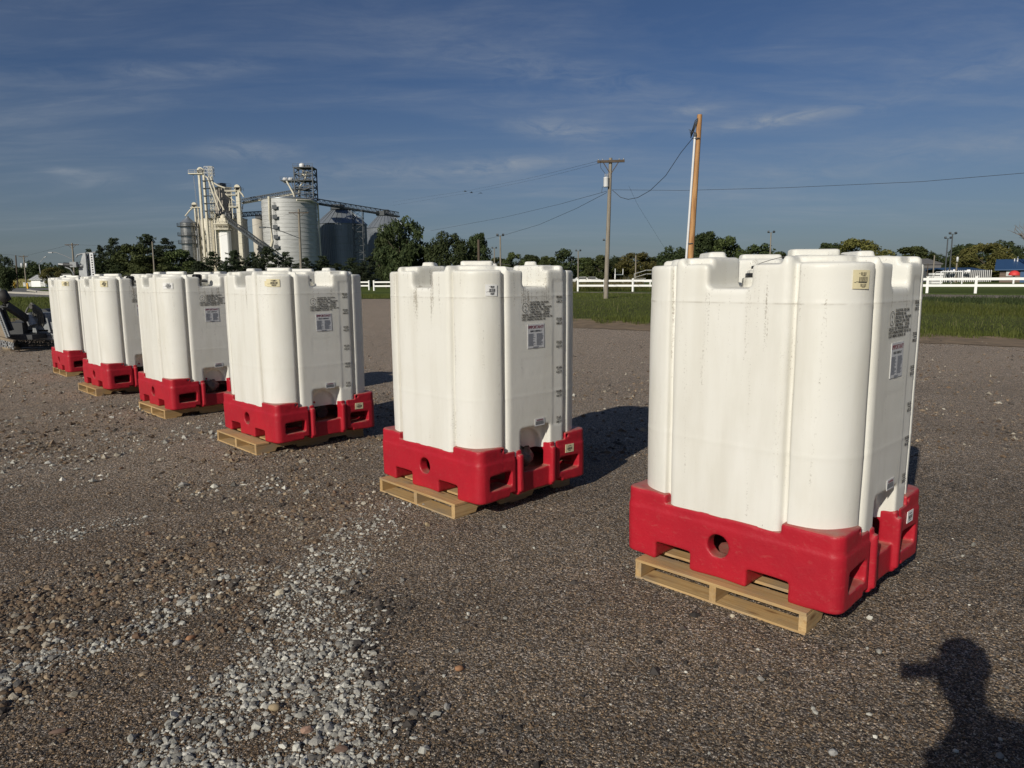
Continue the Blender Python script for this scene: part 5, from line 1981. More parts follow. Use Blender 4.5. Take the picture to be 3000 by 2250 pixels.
for k, x in enumerate((-hw - 3.3, -hw - 1.5)):
    mb = MB()
    mb.tube([(x - .75, -1.6, Z(527.5)), (x - .6, -1.6, Z(527.5)), (x + .6, -1.6, Z(527.5)), (x + .75, -1.6, Z(527.5))], [.4, .62, .62, .4], 14)
    mb.build('drive_drum', M_bright, t)
mb = MB()
mb.lathe((-.9, -.5, 0), [(.8, Z(492)), (.9, Z(484)), (.7, Z(480)), (.0, Z(478))], 14)
mb.build('fan_hood', M_bright, t)
mb = MB()
for x in (-.2, .7, 1.4):
    mb.lathe((x, -.4, 0), [(.35, Z(492)), (.35, Z(486)), (.1, Z(484)), (0, Z(483))], 10)
mb.build('motor', M_darksteel, t)
mb = MB()
mb.tube([(-.4, -1.2, Z(502)), (-.8, -1.2, Z(512)), (.6, -1.2, Z(520)), (-.6, -1.2, Z(530))], .34, 8)
mb.tube([(.8, -1.4, Z(505)), (.2, -1.4, Z(528)), (-1.6, -1.6, Z(548)), (-2.2, -1.8, Z(575))], .26, 8)
mb.tube([(-hw - 2.6, -2.6, Z(533)), (-hw - .6, -2.6, Z(568)), (-hw - .2, -2.6, Z(584))], .3, 8)
mb.build('spout', M_cream2, t)


def bridge(label, a, b, w, h, m, hoops=False, name='conveyor_bridge', pan=None, n=22):
    a, b = Vector(a), Vector(b)
    t = thing(name, label, 'conveyor', a, 0, 'conveyor bridges of the grain elevator')
    d = b - a
    L = d.length
    side = Vector((0, 1, 0)) * w / 2
    up_ = Vector((0, 0, h))
    mb = MB()
    mb.bar((0, 0, -.1), d - Vector((0, 0, .1)), w * .9, .55 if pan else .2)
    mb.build('conveyor_pan', pan or m, t)
    mb = MB()
    for s in (-1, 1):
        for z in (0, 1):
            mb.bar(side * s + up_ * z, d + side * s + up_ * z, .16, .16)
    mb.build('chord', m, t)
    mb = MB()
    for k in range(n + 1):
        p = d * k / n
        if hoops:
            pts = [p + side * math.cos(q) + up_ * (1.0 * math.sin(q)) * 1.05 for q in np.linspace(0, math.pi, 7)]
            mb.tube(pts, .07, 5, False)
        else:
            for s in (-1, 1):
                mb.bar(p + side * s, p + side * s + up_, .09, .09)
            mb.bar(p + side + up_, p - side + up_, .09, .09)
    mb.build('hoop' if hoops else 'strut', m, t)['kind'] = 'stuff'
    mb = MB()
    for k in range(n):
        p, q = d * k / n, d * (k + 1) / n
        for s in (-1, 1):
            if k % 2:
                mb.bar(p + side * s, q + side * s + up_, .08, .08)
            else:
                mb.bar(p + side * s + up_, q + side * s, .08, .08)
    mb.build('diagonal', m, t)['kind'] = 'stuff'
    return t


bridge('hooped cream conveyor bridge climbing from the cream bucket leg to the lattice tower', E(711, 594), E(880, 564), 1.5, 1.15, M_darksteel, True, pan=M_cream2, n=26)
br = bridge('long dark conveyor bridge running down right from the lattice tower over the cone roofed bins', E(918, 594, YE + 2), E(1168, 634, 268), 1.7, 1.5, M_darksteel, n=34, pan=M_darksteel)
bridge('short dark conveyor bridge between the cream bucket leg and the lone concrete bin', E(709, 634, YE + 6), E(768, 630, 258), 1.4, 1.3, M_darksteel, n=10)
bridge('steep dark conveyor sloping down from the white silos to the foot of the largest silo', E(668, 646, YE - 5), E(788, 735, YE - 13), 1.4, 1.25, M_darksteel, n=24, pan=M_darksteel)
t = thing('support_tower', 'lattice support under the long conveyor bridge between the cone roofed bins', 'tower', (E(1050, 660, 256).x, 256, E(1050, 664, 256).z - 14))
w_ = (E(1064, 650, 256).x - E(1036, 650, 256).x) / 2
lattice(t, -w_, w_, -1.2, 1.2, 0, E(1050, 618, 256).z - t.location.z, 8, M_darksteel, .18)
mb = MB()
for u, v0, v1 in ((985, 606, 617), (1115, 625, 634)):
    a = E(u, v0, 262)
    mb.box(a - br.location, (3.0, 2.4, 1.6))
mb.build('discharge_box', M_darksteel, br)

# ------------------------------------------------------------------ right: playing field buildings
def gable(t, w, d, h, rise, wall_m, roof_m, over=.4):
    mb = MB()
    mb.box((0, 0, h / 2), (w, d, h))
    mb.add([(-w / 2, -d / 2, h), (-w / 2, d / 2, h), (-w / 2, 0, h + rise), (w / 2, -d / 2, h), (w / 2, d / 2, h), (w / 2, 0, h + rise)], [(0, 2, 1), (3, 4, 5)])
    mb.build('wall', wall_m, t)
    mb = MB()
    for s in (-1, 1):
        y0, z0 = s * (d / 2 + over), h - over * rise / (d / 2)
        vs = [(-w / 2 - over, y0, z0), (w / 2 + over, y0, z0), (w / 2 + over, 0, h + rise), (-w / 2 - over, 0, h + rise)]
        vs += [(x, y, z + .12) for x, y, z in vs]
        mb.add(vs, [(3, 2, 1, 0), (4, 5, 6, 7), (0, 1, 5, 4), (2, 3, 7, 6), (1, 2, 6, 5), (3, 0, 4, 7)])
        n = int(w / .9)
        for k in range(n + 1):
            x = -w / 2 - over + (w + 2 * over) * k / n
            mb.bar((x, y0, z0 + .15), (x, 0, h + rise + .15), .07, .06)
    return mb.build('roof', roof_m, t)


YB = 100.0
a, b = at(2928, 812, YB), at(3080, 812, YB)
zr, ze, zb = at(2950, 761, YB).z, at(2930, 787, YB).z, .8
wB = b.x - a.x
HY_ = R(-36)
wB *= .80
t = thing('blue_roof_hut', 'board sided hut with a steep blue metal roof at the right edge', 'building',
          (a.x + math.cos(HY_) * wB / 2 - math.sin(HY_) * 3, YB + math.sin(HY_) * wB / 2 + math.cos(HY_) * 3, zb), HY_)
gable(t, wB, 6.0, ze - zb, zr - ze, M_siding, M_blue, .6)
nb = 6
bm_ = MB().box((0, 0, 0), (1, .05, (ze - zb) / nb - .03)).mesh('plank', M_siding)
for k in range(nb):
    o = link('plank', bm_, t, (0, -3.03, (ze - zb) * (k + .5) / nb))
    o.scale = (wB, 1, 1)
for u0, u1, m, nm, z0, z1 in ((2943, 2956, M_galv, 'shutter', .45, .92), (2976, 2990, M_blue, 'door', .0, .85)):
    x0, x1 = -wB / 2 + (u0 - 2928) * .0495, -wB / 2 + (u1 - 2928) * .0495
    mb = MB()
    mb.box(((x0 + x1) / 2, -3.1, (ze - zb) * (z0 + z1) / 2), (x1 - x0, .08, (ze - zb) * (z1 - z0)))
    mb.build(nm, m, t)
mb = MB()
x = -wB / 2 + 38 * .0495
mb.tube([(x, -.8, zr - zb - .6), (x, -.8, zr - zb + .45)], .09, 8)
mb.tube([(x - .35, -.7, zr - zb - .6), (x - .35, -.7, zr - zb + .2)], .07, 8)
mb.build('vent_pipe', M_pvc, t)

a = at(2972, 795, 84)
t = thing('mushroom_shade', 'red round canopy on a white post before the blue roofed hut', 'sunshade', (a.x, 84, .8))
mb = MB()
zc = a.z - .8 - .35
mb.tube([(0, 0, 0), (0, 0, zc)], .11, 10)
mb.build('post', M_bright, t)
mb = MB()
rr_ = 14 * 84 / FPX
mb.lathe((0, 0, 0), [(rr_ * .98, zc - .12), (rr_, zc), (rr_ * .86, zc + .22), (rr_ * .5, zc + .40), (0, zc + .46), (0, zc + .40), (rr_ * .5, zc + .3), (rr_ * .9, zc - .1)], 24)
mb.build('canopy', M_redcan, t)

YP = 112.0
a, b = at(2768, 812, YP), at(2880, 812, YP)
t = thing('pavilion', 'open pavilion with dark blue roof behind the white soccer goal', 'pavilion', ((a.x + b.x) / 2, YP + 3, .8))
wP = b.x - a.x
z0, z1 = at(2800, 794, YP).z - .8, at(2800, 786, YP).z - .8
mb = MB()
mb.box((0, 0, z1 - .1), (wP, .3, .2), (0, 0, 0))
for s in (-1, 1):
    vs = [(-wP / 2, s * 3.6, z0), (wP / 2, s * 3.6, z0), (wP / 2, 0, z1), (-wP / 2, 0, z1)]
    vs += [(x, y, z + .14) for x, y, z in vs]
    mb.add(vs, [(3, 2, 1, 0), (4, 5, 6, 7), (0, 1, 5, 4), (2, 3, 7, 6), (1, 2, 6, 5), (3, 0, 4, 7)])
mb.build('roof', M_blue, t)
for k in range(5):
    for y in (-3.0, 3.0):
        mb = MB()
        mb.box((-wP / 2 + .8 + k * (wP - 1.6) / 4, y, z0 / 2), (.2, .2, z0))
        mb.build('post', M_wood2, t)
t = thing('picket_fence', 'white slatted fence and dark screen under the dark blue pavilion', 'fence', (at(2822, 812, 108).x, 108, .8))
xa, xb = at(2762, 812, 108).x - t.location.x, at(2903, 812, 108).x - t.location.x
mb = MB()
mb.box(((xa + xb) / 2, .3, .95), ((xb - xa), .05, 1.75))
mb.build('screen', M_darksteel, t)
pk = MB().box((0, 0, .95), (.075, .05, 1.8)).mesh('picket', M_vinyl)
for k in range(26):
    link('picket', pk, t, (xa + (xb - xa) * k / 25, 0, 0))
mb = MB()
mb.box(((xa + xb) / 2, .06, .4), (xb - xa, .05, .08))
mb.build('rail', M_vinyl, t)
rn = random.Random(3)
for k, (u, v) in enumerate(((2778, 796), (2792, 795), (2833, 795))):
    q = at(u, v, 107)
    mb = MB()
    mb.box((0, 0, 0), (.8, .4, .22), (rn.uniform(-.3, .3), rn.uniform(-.2, .2), rn.uniform(0, 3)))
    mb.box((.3, .1, .08), (.5, .4, .2), (rn.uniform(-.5, .5), .3, 1))
    tag(mb.build('canvas_bundle', M_bright, None, q), ('white folded canvas hanging at the left under the pavilion roof', 'white folded canvas beside the pavilion post', 'white folded canvas hanging at the middle of the pavilion')[k], 'canvas', 'canvas under the pavilion')
t = thing('soccer_goal', 'white soccer goal frame standing on the field before the pavilion', 'goal', (at(2787, 826, 88).x, 88, .8))
gx0, gx1 = at(2757, 800, 88).x - t.location.x, at(2820, 800, 88).x - t.location.x
gz = at(2787, 796, 88).z - .8
for x in (gx0, gx1):
    mb = MB()
    mb.tube([(x, 0, 0), (x, 0, gz)], .075, 8)
    mb.tube([(x, 0, gz), (x, 1.0, gz), (x, 2.2, 0)], .05, 6)
    mb.build('goal_post', M_bright, t)
mb = MB()
mb.tube([(gx0, 0, gz), (gx1, 0, gz)], .075, 8)
mb.build('crossbar', M_bright, t)
t = thing('bench_stack', 'pile of white boards or benches left of the soccer goal', 'benches', (at(2740, 812, 92).x, 92, .8))
wS = at(2757, 800, 92).x - at(2725, 800, 92).x
for k in range(4):
    mb = MB()
    mb.box((.03 * k, 0, .15 + .36 * k), (wS, .9, .26))
    mb.build('board', M_vinyl, t)
t = thing('barn', 'dark grey metal barn behind the right shoulder of the largest tote', 'building', (at(2690, 812, 120).x, 122, .8))
w_ = at(2727, 800, 120).x - at(2650, 800, 120).x
h_ = at(2720, 775, 120).z - .8
gable(t, w_, 9, h_, .9, M_grey, M_grey, .2)
mb = MB()
mb.box((w_ * .2, -4.53, h_ * .4), (3.2, .06, h_ * .8))
mb.build('door', M_darksteel, t)

# bleachers, goalposts, pale cars far off
def bleacher(u0, u1, v0, v1, Y, label):
    a, b = at(u0, v1, Y), at(u1, v0, Y)
    t = thing('bleachers', label, 'bleachers', (a.x, Y, .8))
    w, n = b.x - a.x, 6
    hz = b.z - .8 - .9
    for k in range(n):
        z = .45 + (hz - .45) * k / (n - 1)
        mb = MB()
        mb.box((w * (k + .5) / n, 2.5, z), (w / n * .55, 6.5, .09))
        mb.build('bench', M_galv, t)
    mb = MB()
    for y in (-.6, 2.5, 5.6):
        for k in range(n):
            z = .45 + (hz - .45) * k / (n - 1)
            mb.bar((w * (k + .5) / n, y, 0), (w * (k + .5) / n, y, z), .07, .07)
    mb.build('leg', M_darksteel, t)['kind'] = 'stuff'
    railing(t, [(0, -.8, .6), (w, -.8, hz + .1)], M_galv, 1.0, .07, step=1.2)
    railing(t, [(w, -.8, hz + .1), (w + 1.2, -.8, hz + .1)], M_galv, 1.0, .07, step=1.2)


bleacher(1855, 1890, 796, 823, 96, 'metal bleachers with railings, left of the largest tote')
t = thing('football_goal', 'white football goalpost behind the fence, right of the utility pole', 'goalpost', (at(1802, 815, 110).x, 110, .8))
mb = MB()
z1 = at(1802, 787, 110).z - .8
mb.tube([(0, 0, 0), (0, 0, at(1802, 803, 110).z - .8)], .10, 8)
mb.build('post', M_bright, t)
mb = MB()
zz = at(1802, 805, 110).z - .8
mb.tube([(0, 0, zz), (1.6, 2.5, zz)], .08, 8)
mb.build('crossbar', M_bright, t)
for q in ((0, 0), (1.6, 2.5)):
    mb = MB()
    mb.tube([(q[0], q[1], zz), (q[0], q[1], z1)], .06, 6)
    mb.build('upright', M_bright, t)
t = thing('barrier_rail', 'second low white rail inside the playing field fence, before the bleachers', 'fence', (at(1875, 828, 70).x, 70, .8))
for k in range(4):
    mb = MB()
    mb.box((-1.6 + k * 1.3, 0, .35), (.12, .12, .7))
    mb.build('post', M_vinyl, t)
mb = MB()
mb.box((.3, 0, .66), (4.2, .06, .12))
mb.build('rail', M_vinyl, t)


def far_car(u, Y, label, m, rz):
    t = thing('parked_car', label, 'car', (at(u, 818, Y).x, Y, .8), rz, 'cars parked under the far trees')
    prof = [(-2.2, .35), (-2.25, .85), (-1.6, .98), (-1.0, 1.45), (.7, 1.48), (1.3, 1.0), (2.1, .88), (2.25, .4)]
    mb = MB()
    k = len(prof)
    mb.add([(x, y, z) for y in (-.85, .85) for x, z in prof], [tuple(range(k)), tuple(reversed(range(k, 2 * k)))] + [((i + 1) % k, i, k + i, k + (i + 1) % k) for i in range(k)])
    mb.build('body', m, t)
    mb = MB()
    mb.box((-.15, 0, 1.2), (1.9, 1.74, .36))
    mb.build('window', M_glass, t)
    for x in (-1.4, 1.4):
        for y in (-.8, .8):
            w = MB()
            w.tube([(x, y - .1, .33), (x, y + .1, .33)], .33, 12)
            w.build('wheel', M_black, t)


far_car(1705, 165, 'pale car under the trees left of the utility pole', M_bright, .1)
far_car(1735, 168, 'silver car under the trees close to the utility pole', M_galv, -.1)
far_car(1660, 170, 'white car under the trees by the dirt streaked tote', M_bright, .2)

# ------------------------------------------------------------------ left: shed, bollards, sign
a, b = at(89, 835, 200), at(127, 835, 200)
t = thing('white_shed', 'small white shed with a tin roof before the corn', 'shed', ((a.x + b.x) / 2 + .6, 203, .8), R(-14))
gable(t, 5.2, 4.6, 2.1, 1.15, M_bright, M_tin, .4)
mb = MB()
mb.box((1.2, -2.34, 1.0), (.9, .06, 1.9))
mb.build('door', M_darksteel, t)
t = thing('garage', 'white flat building behind the round bush on the left', 'building', (at(200, 820, 180).x, 184, .8), R(-10))
mb = MB()
mb.box((0, 0, 1.6), (4.2, 5, 3.2))
mb.build('wall', M_bright, t)
mb = MB()
mb.box((0, 0, 3.27), (4.7, 5.4, .2))
mb.build('roof', M_grey, t)
mb = MB()
mb.box((.9, -2.53, 1.3), (2.2, .06, 2.4))
mb.build('door', M_grey, t)
for u, v, h_, lab in ((43.5, 845, 1.25, 'left yellow bollard across the road'), (82, 846, 1.05, 'right yellow bollard across the road, before the low white fence')):
    q = on_ground(u, v)
    t = thing('bollard', lab, 'bollard', q, 0, 'yellow bollards by the road')
    mb = MB()
    mb.lathe((0, 0, 0), [(.16, 0), (.16, h_ - .1), (.12, h_), (0, h_)], 12)
    mb.build('post', M_yellow, t)
q = on_ground(34, 842)
t = thing('sign', 'small white roadside sign at the edge of the corn', 'sign', q)
mb = MB()
mb.tube([(0, 0, 0), (0, 0, 1.6)], .06, 6)
mb.build('post', M_steel, t)
mb = MB()
mb.box((0, -.08, 1.75), (.9, .05, .7))
mb.build('panel', M_bright, t)

# ------------------------------------------------------------------ mowers at the left
M_mow = mat('mower_paint', (0.27, 0.285, 0.295), 0.55, .2, var=.3, vscale=5)
M_mowd = mat('mower_dark', (0.045, 0.048, 0.052), 0.6, .1, var=.4, vscale=6)
M_tan = mat('dusty_steel', (0.30, 0.24, 0.17), 0.8, var=.4)
M_hose = mat('hydraulic_hose', (0.10, 0.098, 0.088), .6)
YM = 18.4
mo = thing('rotary_mower', 'grey batwing mower behind the farthest tote, one wing folded upright', 'mower', (at(100, 1010, YM).x, YM, 0))
o = mo.location


def L(u, v, Y=YM):
    return at(u, v, Y) - o


def perforated(mb, a, b, h, n, t_=.03):
    """a strip with a row of holes: two rails and webs"""
    a, b = Vector(a), Vector(b)
    z = Vector((0, 0, 1))
    mb.bar(a, b, t_, h * .3)
    mb.bar(a + z * h * .7, b + z * h * .7, t_, h * .3)
    for k in range(n + 1):
        p = a.lerp(b, k / n) + z * h * .35
        mb.box(p, ((b - a).length / n * .5, t_, h * .5))


z0 = L(100, 1010).z
xL, xR = L(44, 1000).x, L(215, 1000).x
mb = MB()
mb.box(((xL + xR) / 2, .95, .46), (xR - xL, 1.9, .03))
mb.build('deck', M_mow, mo)
mb = MB()
perforated(mb, (xL, -.02, .28), (xR, -.02, .28), .17, 34)
mb.box(((xL + xR) / 2, .02, .40), (xR - xL, .03, .10))
mb.build('front_skirt', M_mow, mo)
chain = MB()
rn = random.Random(8)
for k in range(70):
    x = xL + (xR - xL) * (k + .5) / 70
    for y in (0, .09):
        for j in range(4):
            chain.box((x + rn.uniform(-.012, .012), y + rn.uniform(-.01, .01), .25 - .055 * j), (.010 if j % 2 else .020, .014, .046))
chain.build('chain_guard', M_mowd, mo)['kind'] = 'stuff'
mb = MB()
mb.tube([(xL - .14, -.06, .03), (xL - .10, -.2, .07), (xL + .10, -.2, .07), (xL + .16, -.06, .03)], [.03, .10, .10, .03], 8)
mb.box((xL, .1, .10), (.14, .6, .12))
mb.box((xL - .03, .06, .30), (.05, .14, .36))
mb.build('skid_shoe', M_tan, mo)
mb = MB()
for u in (112, 118, 150):
    q = L(u, 985)
    mb.box((q.x, .15, .70), (.05, .5, .5), (0, R(10 if u < 140 else -8), 0))
mb.box((L(132, 960).x, .5, .80), (.85, .6, .30))
mb.box((L(138, 960).x, .4, .62), (1.1, .9, .20))
mb.build('gearbox_mount', M_mow, mo)
mb = MB()
a, b = L(84, 918, YM - .1), L(99, 952, YM - .1)
mb.tube([a, a.lerp(b, .55)], .105, 12)
mb.tube([a.lerp(b, .5), b], .125, 12)
mb.build('hydraulic_cylinder', M_steel, mo)
for k in range(9):
    mb = MB()
    st_, en = L(86 + k * .8, 898 + k, YM), L(98 + 4.6 * k, 955 + 2.2 * k, YM)
    to = L(100 + 5.6 * k, 862 + 3.5 * k, YM - .3)
    if k > 6:
        st_, en, to = L(84, 900, YM), L(71 + k - 7, 962, YM), L(72 - 2 * (k - 7), 915, YM)
    pts = []
    for q in range(11):
        t_ = q / 10
        pts.append(st_ * (1 - t_) ** 2 + to * 2 * t_ * (1 - t_) * 1.0 + en * t_ ** 2)
    mb.tube(pts, .022, 6)
    mb.build('hydraulic_hose', M_hose, mo)
mb = MB()
mb.box((L(65, 968).x, 1.1, .62), (1.5, .5, .22))
mb.tube([(L(58, 950).x, .9, .75), (L(58, 950).x, 1.25, .75)], .28, 16)
mb.build('gearbox', M_mowd, mo)
# folded wing, standing upright behind the far tote
M_wing = mat('wing_paint', (0.42, 0.44, 0.45), 0.55, var=.25, vscale=6)
a, b = L(225, 742, YM - .6), L(277, 739, YM - .6)
wx0, wx1, wz1 = a.x, b.x, a.z
Yw = -.6


def slab(mb, poly, y0, y1):
    """a plate standing in the x-z plane"""
    k = len(poly)
    mb.add([(x, y0, z) for x, z in poly] + [(x, y1, z) for x, z in poly],
           [tuple(range(k)), tuple(reversed(range(k, 2 * k)))] + [((i + 1) % k, i, k + i, k + (i + 1) % k) for i in range(k)])
    return mb


wm = wx0 + (wx1 - wx0) * .36
we = wx1 - .10
wg = slab(MB(), [(wx0 + .05, .5), (wm, .5), (wm, wz1 - .03), (wx0 + .13, wz1 - .08), (wx0 + .02, wz1 - .40)], Yw - .02, Yw + .02).build('wing_deck', M_wing, mo)
slab(MB(), [(wm + .09, .5), (we, .5), (we + .01, wz1 - .02), (wm + .10, wz1 - .02)], Yw + .02, Yw + .05).build('wing_plate', M_wing, wg)
slab(MB(), [(wm, .5), (wm + .09, .5), (wm + .11, wz1), (wm + .04, wz1)], Yw - .10, Yw - .03).build('wing_rib', M_wing, wg)
mb = MB()
mb.bar((wm + .09, Yw - .02, wz1 - .58), (we, Yw - .02, wz1 - .56), .05, .04)
mb.bar((wx0 + .03, Yw - .05, wz1 - .32), (wm, Yw - .05, wz1 - .30), .05, .04)
mb.build('wing_rib', M_mow, wg)
mb = MB()
mb.tube([(wx0 + .0, Yw - .04, wz1 - .10), (wx0 + .03, Yw - .04, wz1 - .045), (wx0 + .12, Yw - .04, wz1 - .02), (wx1 + .05, Yw - .04, wz1 + .02)], .020, 8)
mb.build('wing_edge', M_mow, wg)
slab(MB(), [(we, .5), (wx1, .5), (wx1 - .01, wz1), (we, wz1)], Yw - .06, Yw - .03).build('perforated_edge', M_pvc, wg)
mb = MB()
for k in range(32):
    mb.box(((we + wx1) / 2, Yw - .062, .55 + (wz1 - .6) * k / 31), (.034, .006, .030))
mb.build('hole', M_black, wg)['kind'] = 'stuff'
mb = MB()
p, q = L(172, 774, YM - .7), L(216, 777, YM - .7)
mb.tube([p, p.lerp(q, .35)], .028, 8)
mb.build('cylinder_rod', M_steel, mo)
mb = MB()
mb.tube([p.lerp(q, .35), q], .055, 10)
mb.build('lift_cylinder', M_mowd, mo)
mb = MB()
mb.tube([L(191, 782, YM - .7), L(206, 788, YM - .7), L(215, 800, YM - .7), L(217, 820, YM - .7)], .018, 6)
mb.box(L(217, 775, YM - .7), (.16, .10, .13))
mb.build('lift_arm', M_mow, mo)

m2 = thing('implement', 'dark towed implement with upright perforated plate, cut by the left edge', 'mower', (at(-20, 1000, 17.6).x, 17.6, 0))
o = m2.location
Y2 = 17.6
mb = MB()
a, b = L(16, 892, Y2), L(104, 952, Y2 + .9)
mb.bar(a, b, .15, .15)
mb.bar(b, L(125, 985, Y2 + 1.0), .12, .12)
mb.build('drawbar', M_mowd, m2)
mb = MB()
mb.tube([L(-4, 868, Y2 + .05), L(8, 862, Y2), L(16, 878, Y2), L(14, 895, Y2)], [.08, .13, .14, .08], 10)
mb.build('hitch', M_rubber, m2)
mb = MB()
mb.bar(L(-3, 905, Y2), L(24, 985, Y2 - .1), .05, .13)
mb.bar(L(4, 895, Y2 + .1), L(34, 968, Y2 + .1), .08, .08)
mb.build('frame_leg', M_mowd, m2)
mb = MB()
a, b = L(-4, 915, Y2 - .15), L(24, 988, Y2 - .15)
mb.bar(a, b, .03, .10)
sp2 = mb.build('perforated_edge', M_mow, m2)
mb = MB()
for k in range(14):
    mb.box(a.lerp(b, (k + .5) / 14) + Vector((.0, -.02, 0)), (.03, .02, .03))
mb.build('hole', M_mowd, sp2)['kind'] = 'stuff'
mb = MB()
vs = [L(-40, 945, Y2 - .1), L(-2, 925, Y2 - .1), L(22, 990, Y2 - .1), L(-40, 975, Y2 - .1)]
mb.add(vs + [v + Vector((0, .04, 0)) for v in vs], [(3, 2, 1, 0), (4, 5, 6, 7), (0, 1, 5, 4), (1, 2, 6, 5), (2, 3, 7, 6), (3, 0, 4, 7)])
mb.build('side_panel', M_tan, m2)
mb = MB()
mb.bar(L(-40, 980, Y2 - .15), L(42, 1000, Y2 - .15), .08, .06)
mb.build('skirt_bar', M_tan, m2)
ch = MB()
for k in range(40):
    p = L(-30, 984, Y2 - .15).lerp(L(40, 1001, Y2 - .15), k / 40)
    for j in range(4):
        ch.box((p.x + rn.uniform(-.01, .01), p.y + rn.uniform(-.02, .02), p.z - .03 - .05 * j), (.010 if j % 2 else .020, .014, .042))
ch.build('chain_guard', M_steel, m2)['kind'] = 'stuff'
mb = MB()
mb.box(L(40, 985, Y2 + .6), (1.5, .8, .12))
mb.box(L(55, 965, Y2 + .8), (.55, .5, .38))
mb.build('deck', M_mowd, m2)
# ------------------------------------------------------------------ loose stones on the lot
ICO = []
_bm = bmesh.new()
bmesh.ops.create_icosphere(_bm, subdivisions=1, radius=1.0)
_V1 = np.array([v.co[:] for v in _bm.verts])
_F1 = np.array([[v.index for v in f.verts] for f in _bm.faces])
_bm.free()
OCT_V = np.array([(1, 0, 0), (-1, 0, 0), (0, 1, 0), (0, -1, 0), (0, 0, 1), (0, 0, -.6)], float)
OCT_F = np.array([(0, 2, 4), (2, 1, 4), (1, 3, 4), (3, 0, 4), (2, 0, 5), (1, 2, 5), (3, 1, 5), (0, 3, 5)])


def stones(name, xy, size, m, rs, kind='ico', rough=.26, sink=.3, flat=(.55, .85)):
    n = len(xy)
    V0, F0 = (_V1, _F1) if kind == 'ico' else (OCT_V, OCT_F)
    if kind == 'ico':
        V0, F0 = V0[:], F0
    k = len(V0)
    P = V0[None] * (1 + rs.normal(scale=rough, size=(n, k, 1)).clip(-.45, .6))
    sc = np.stack([rs.uniform(.8, 1.25, n), rs.uniform(.65, 1.0, n), rs.uniform(*flat, n)], 1) * size[:, None]
    P = P * sc[:, None]
    tilt = rs.normal(scale=.35, size=n)
    c, s = np.cos(tilt)[:, None], np.sin(tilt)[:, None]
    y, z = P[..., 1] * c - P[..., 2] * s, P[..., 1] * s + P[..., 2] * c
    a = rs.uniform(0, 2 * math.pi, n)
    c, s = np.cos(a)[:, None], np.sin(a)[:, None]
    X = P[..., 0] * c - y * s + xy[:, 0:1]
    Y = P[..., 0] * s + y * c + xy[:, 1:2]
    Z = z + (size * rs.uniform(-.1, .5, n) * (1 - sink))[:, None] + .006
    V = np.stack([X, Y, Z], 2).reshape(-1, 3)
    F = (F0[None] + (np.arange(n) * k)[:, None, None]).reshape(-1, 3)
    return tag(link(name, np_mesh(name, V, F, m)), kind='stuff')


def stone_material(name, stops, rough=.85):
    m = bpy.data.materials.new(name)
    m.use_nodes = True
    t = NT(m.node_tree)
    p = m.node_tree.nodes['Principled BSDF']
    ge = t.n('ShaderNodeNewGeometry').outputs['Random Per Island']
    oc = t.n('ShaderNodeTexCoord').outputs['Object']
    c = t.ramp(ge, stops, 'CONSTANT')
    h2 = t.m('FRACT', t.m('MULTIPLY', ge, 91.7))
    c = t.n('ShaderNodeHueSaturation', {'Color': c, 'Value': t.maprange(h2, 0, 1, .65, 1.3)}).outputs[0]
    c = t.mix(t.maprange(t.noise(oc, 150, 4, .7), .4, .7, 0, .35), c, (.06, .05, .045))
    m.node_tree.links.new(c, p.inputs['Base Color'])
    b = t.n('ShaderNodeBump', {'Height': t.noise(oc, 260, 4), 'Strength': .5, 'Distance': .003})
    m.node_tree.links.new(b.outputs[0], p.inputs['Normal'])
    p.inputs['Roughness'].default_value = rough
    p.inputs['Specular IOR Level'].default_value = .25
    return m


M_lime = stone_material('crushed_limestone', [(0, (.38, .37, .33)), (.35, (.47, .46, .41)), (.6, (.28, .27, .245)), (.8, (.58, .56, .50)), (.90, (.17, .16, .145))])
M_pebb = stone_material('river_gravel', [(0, (.15, .103, .066)), (.2, (.215, .155, .100)), (.4, (.12, .086, .060)), (.52, (.28, .215, .145)), (.66, (.075, .064, .055)), (.78, (.33, .295, .235)), (.91, (.165, .105, .068)), (.96, (.41, .375, .31))])
M_grit = stone_material('grit', [(0, (.135, .090, .054)), (.3, (.185, .128, .080)), (.55, (.09, .063, .042)), (.76, (.25, .185, .12)), (.86, (.065, .052, .041)), (.94, (.42, .37, .29))])
M_clod = stone_material('asphalt_clod', [(0, (.04, .036, .034)), (.4, (.06, .053, .048)), (.7, (.085, .07, .06)), (.9, (.13, .11, .09))])

rs = np.random.RandomState(21)


def vnoise(x, y, f, seed):
    r = np.zeros(len(x))
    for o_ in range(3):
        q = f * 2 ** o_
        r += (np.sin(x * q * 1.3 + seed + 1.7 * np.sin(y * q * .9 + seed * 2)) * np.sin(y * q * 1.1 + seed * 3 + 1.3 * np.sin(x * q * .8))) / 2 ** o_
    return r


def segd(x, y, pts):
    """distance to a line of points whose width varies: distance divided by the local half width"""
    best = np.full(len(x), 9.0)
    for (x0, y0, w0), (x1, y1, w1) in zip(pts[:-1], pts[1:]):
        dx_, dy_ = x1 - x0, y1 - y0
        t = np.clip(((x - x0) * dx_ + (y - y0) * dy_) / (dx_ * dx_ + dy_ * dy_), 0, 1)
        d = np.hypot(x - x0 - t * dx_, y - y0 - t * dy_) / (w0 + (w1 - w0) * t)
        best = np.minimum(best, d)
    return best


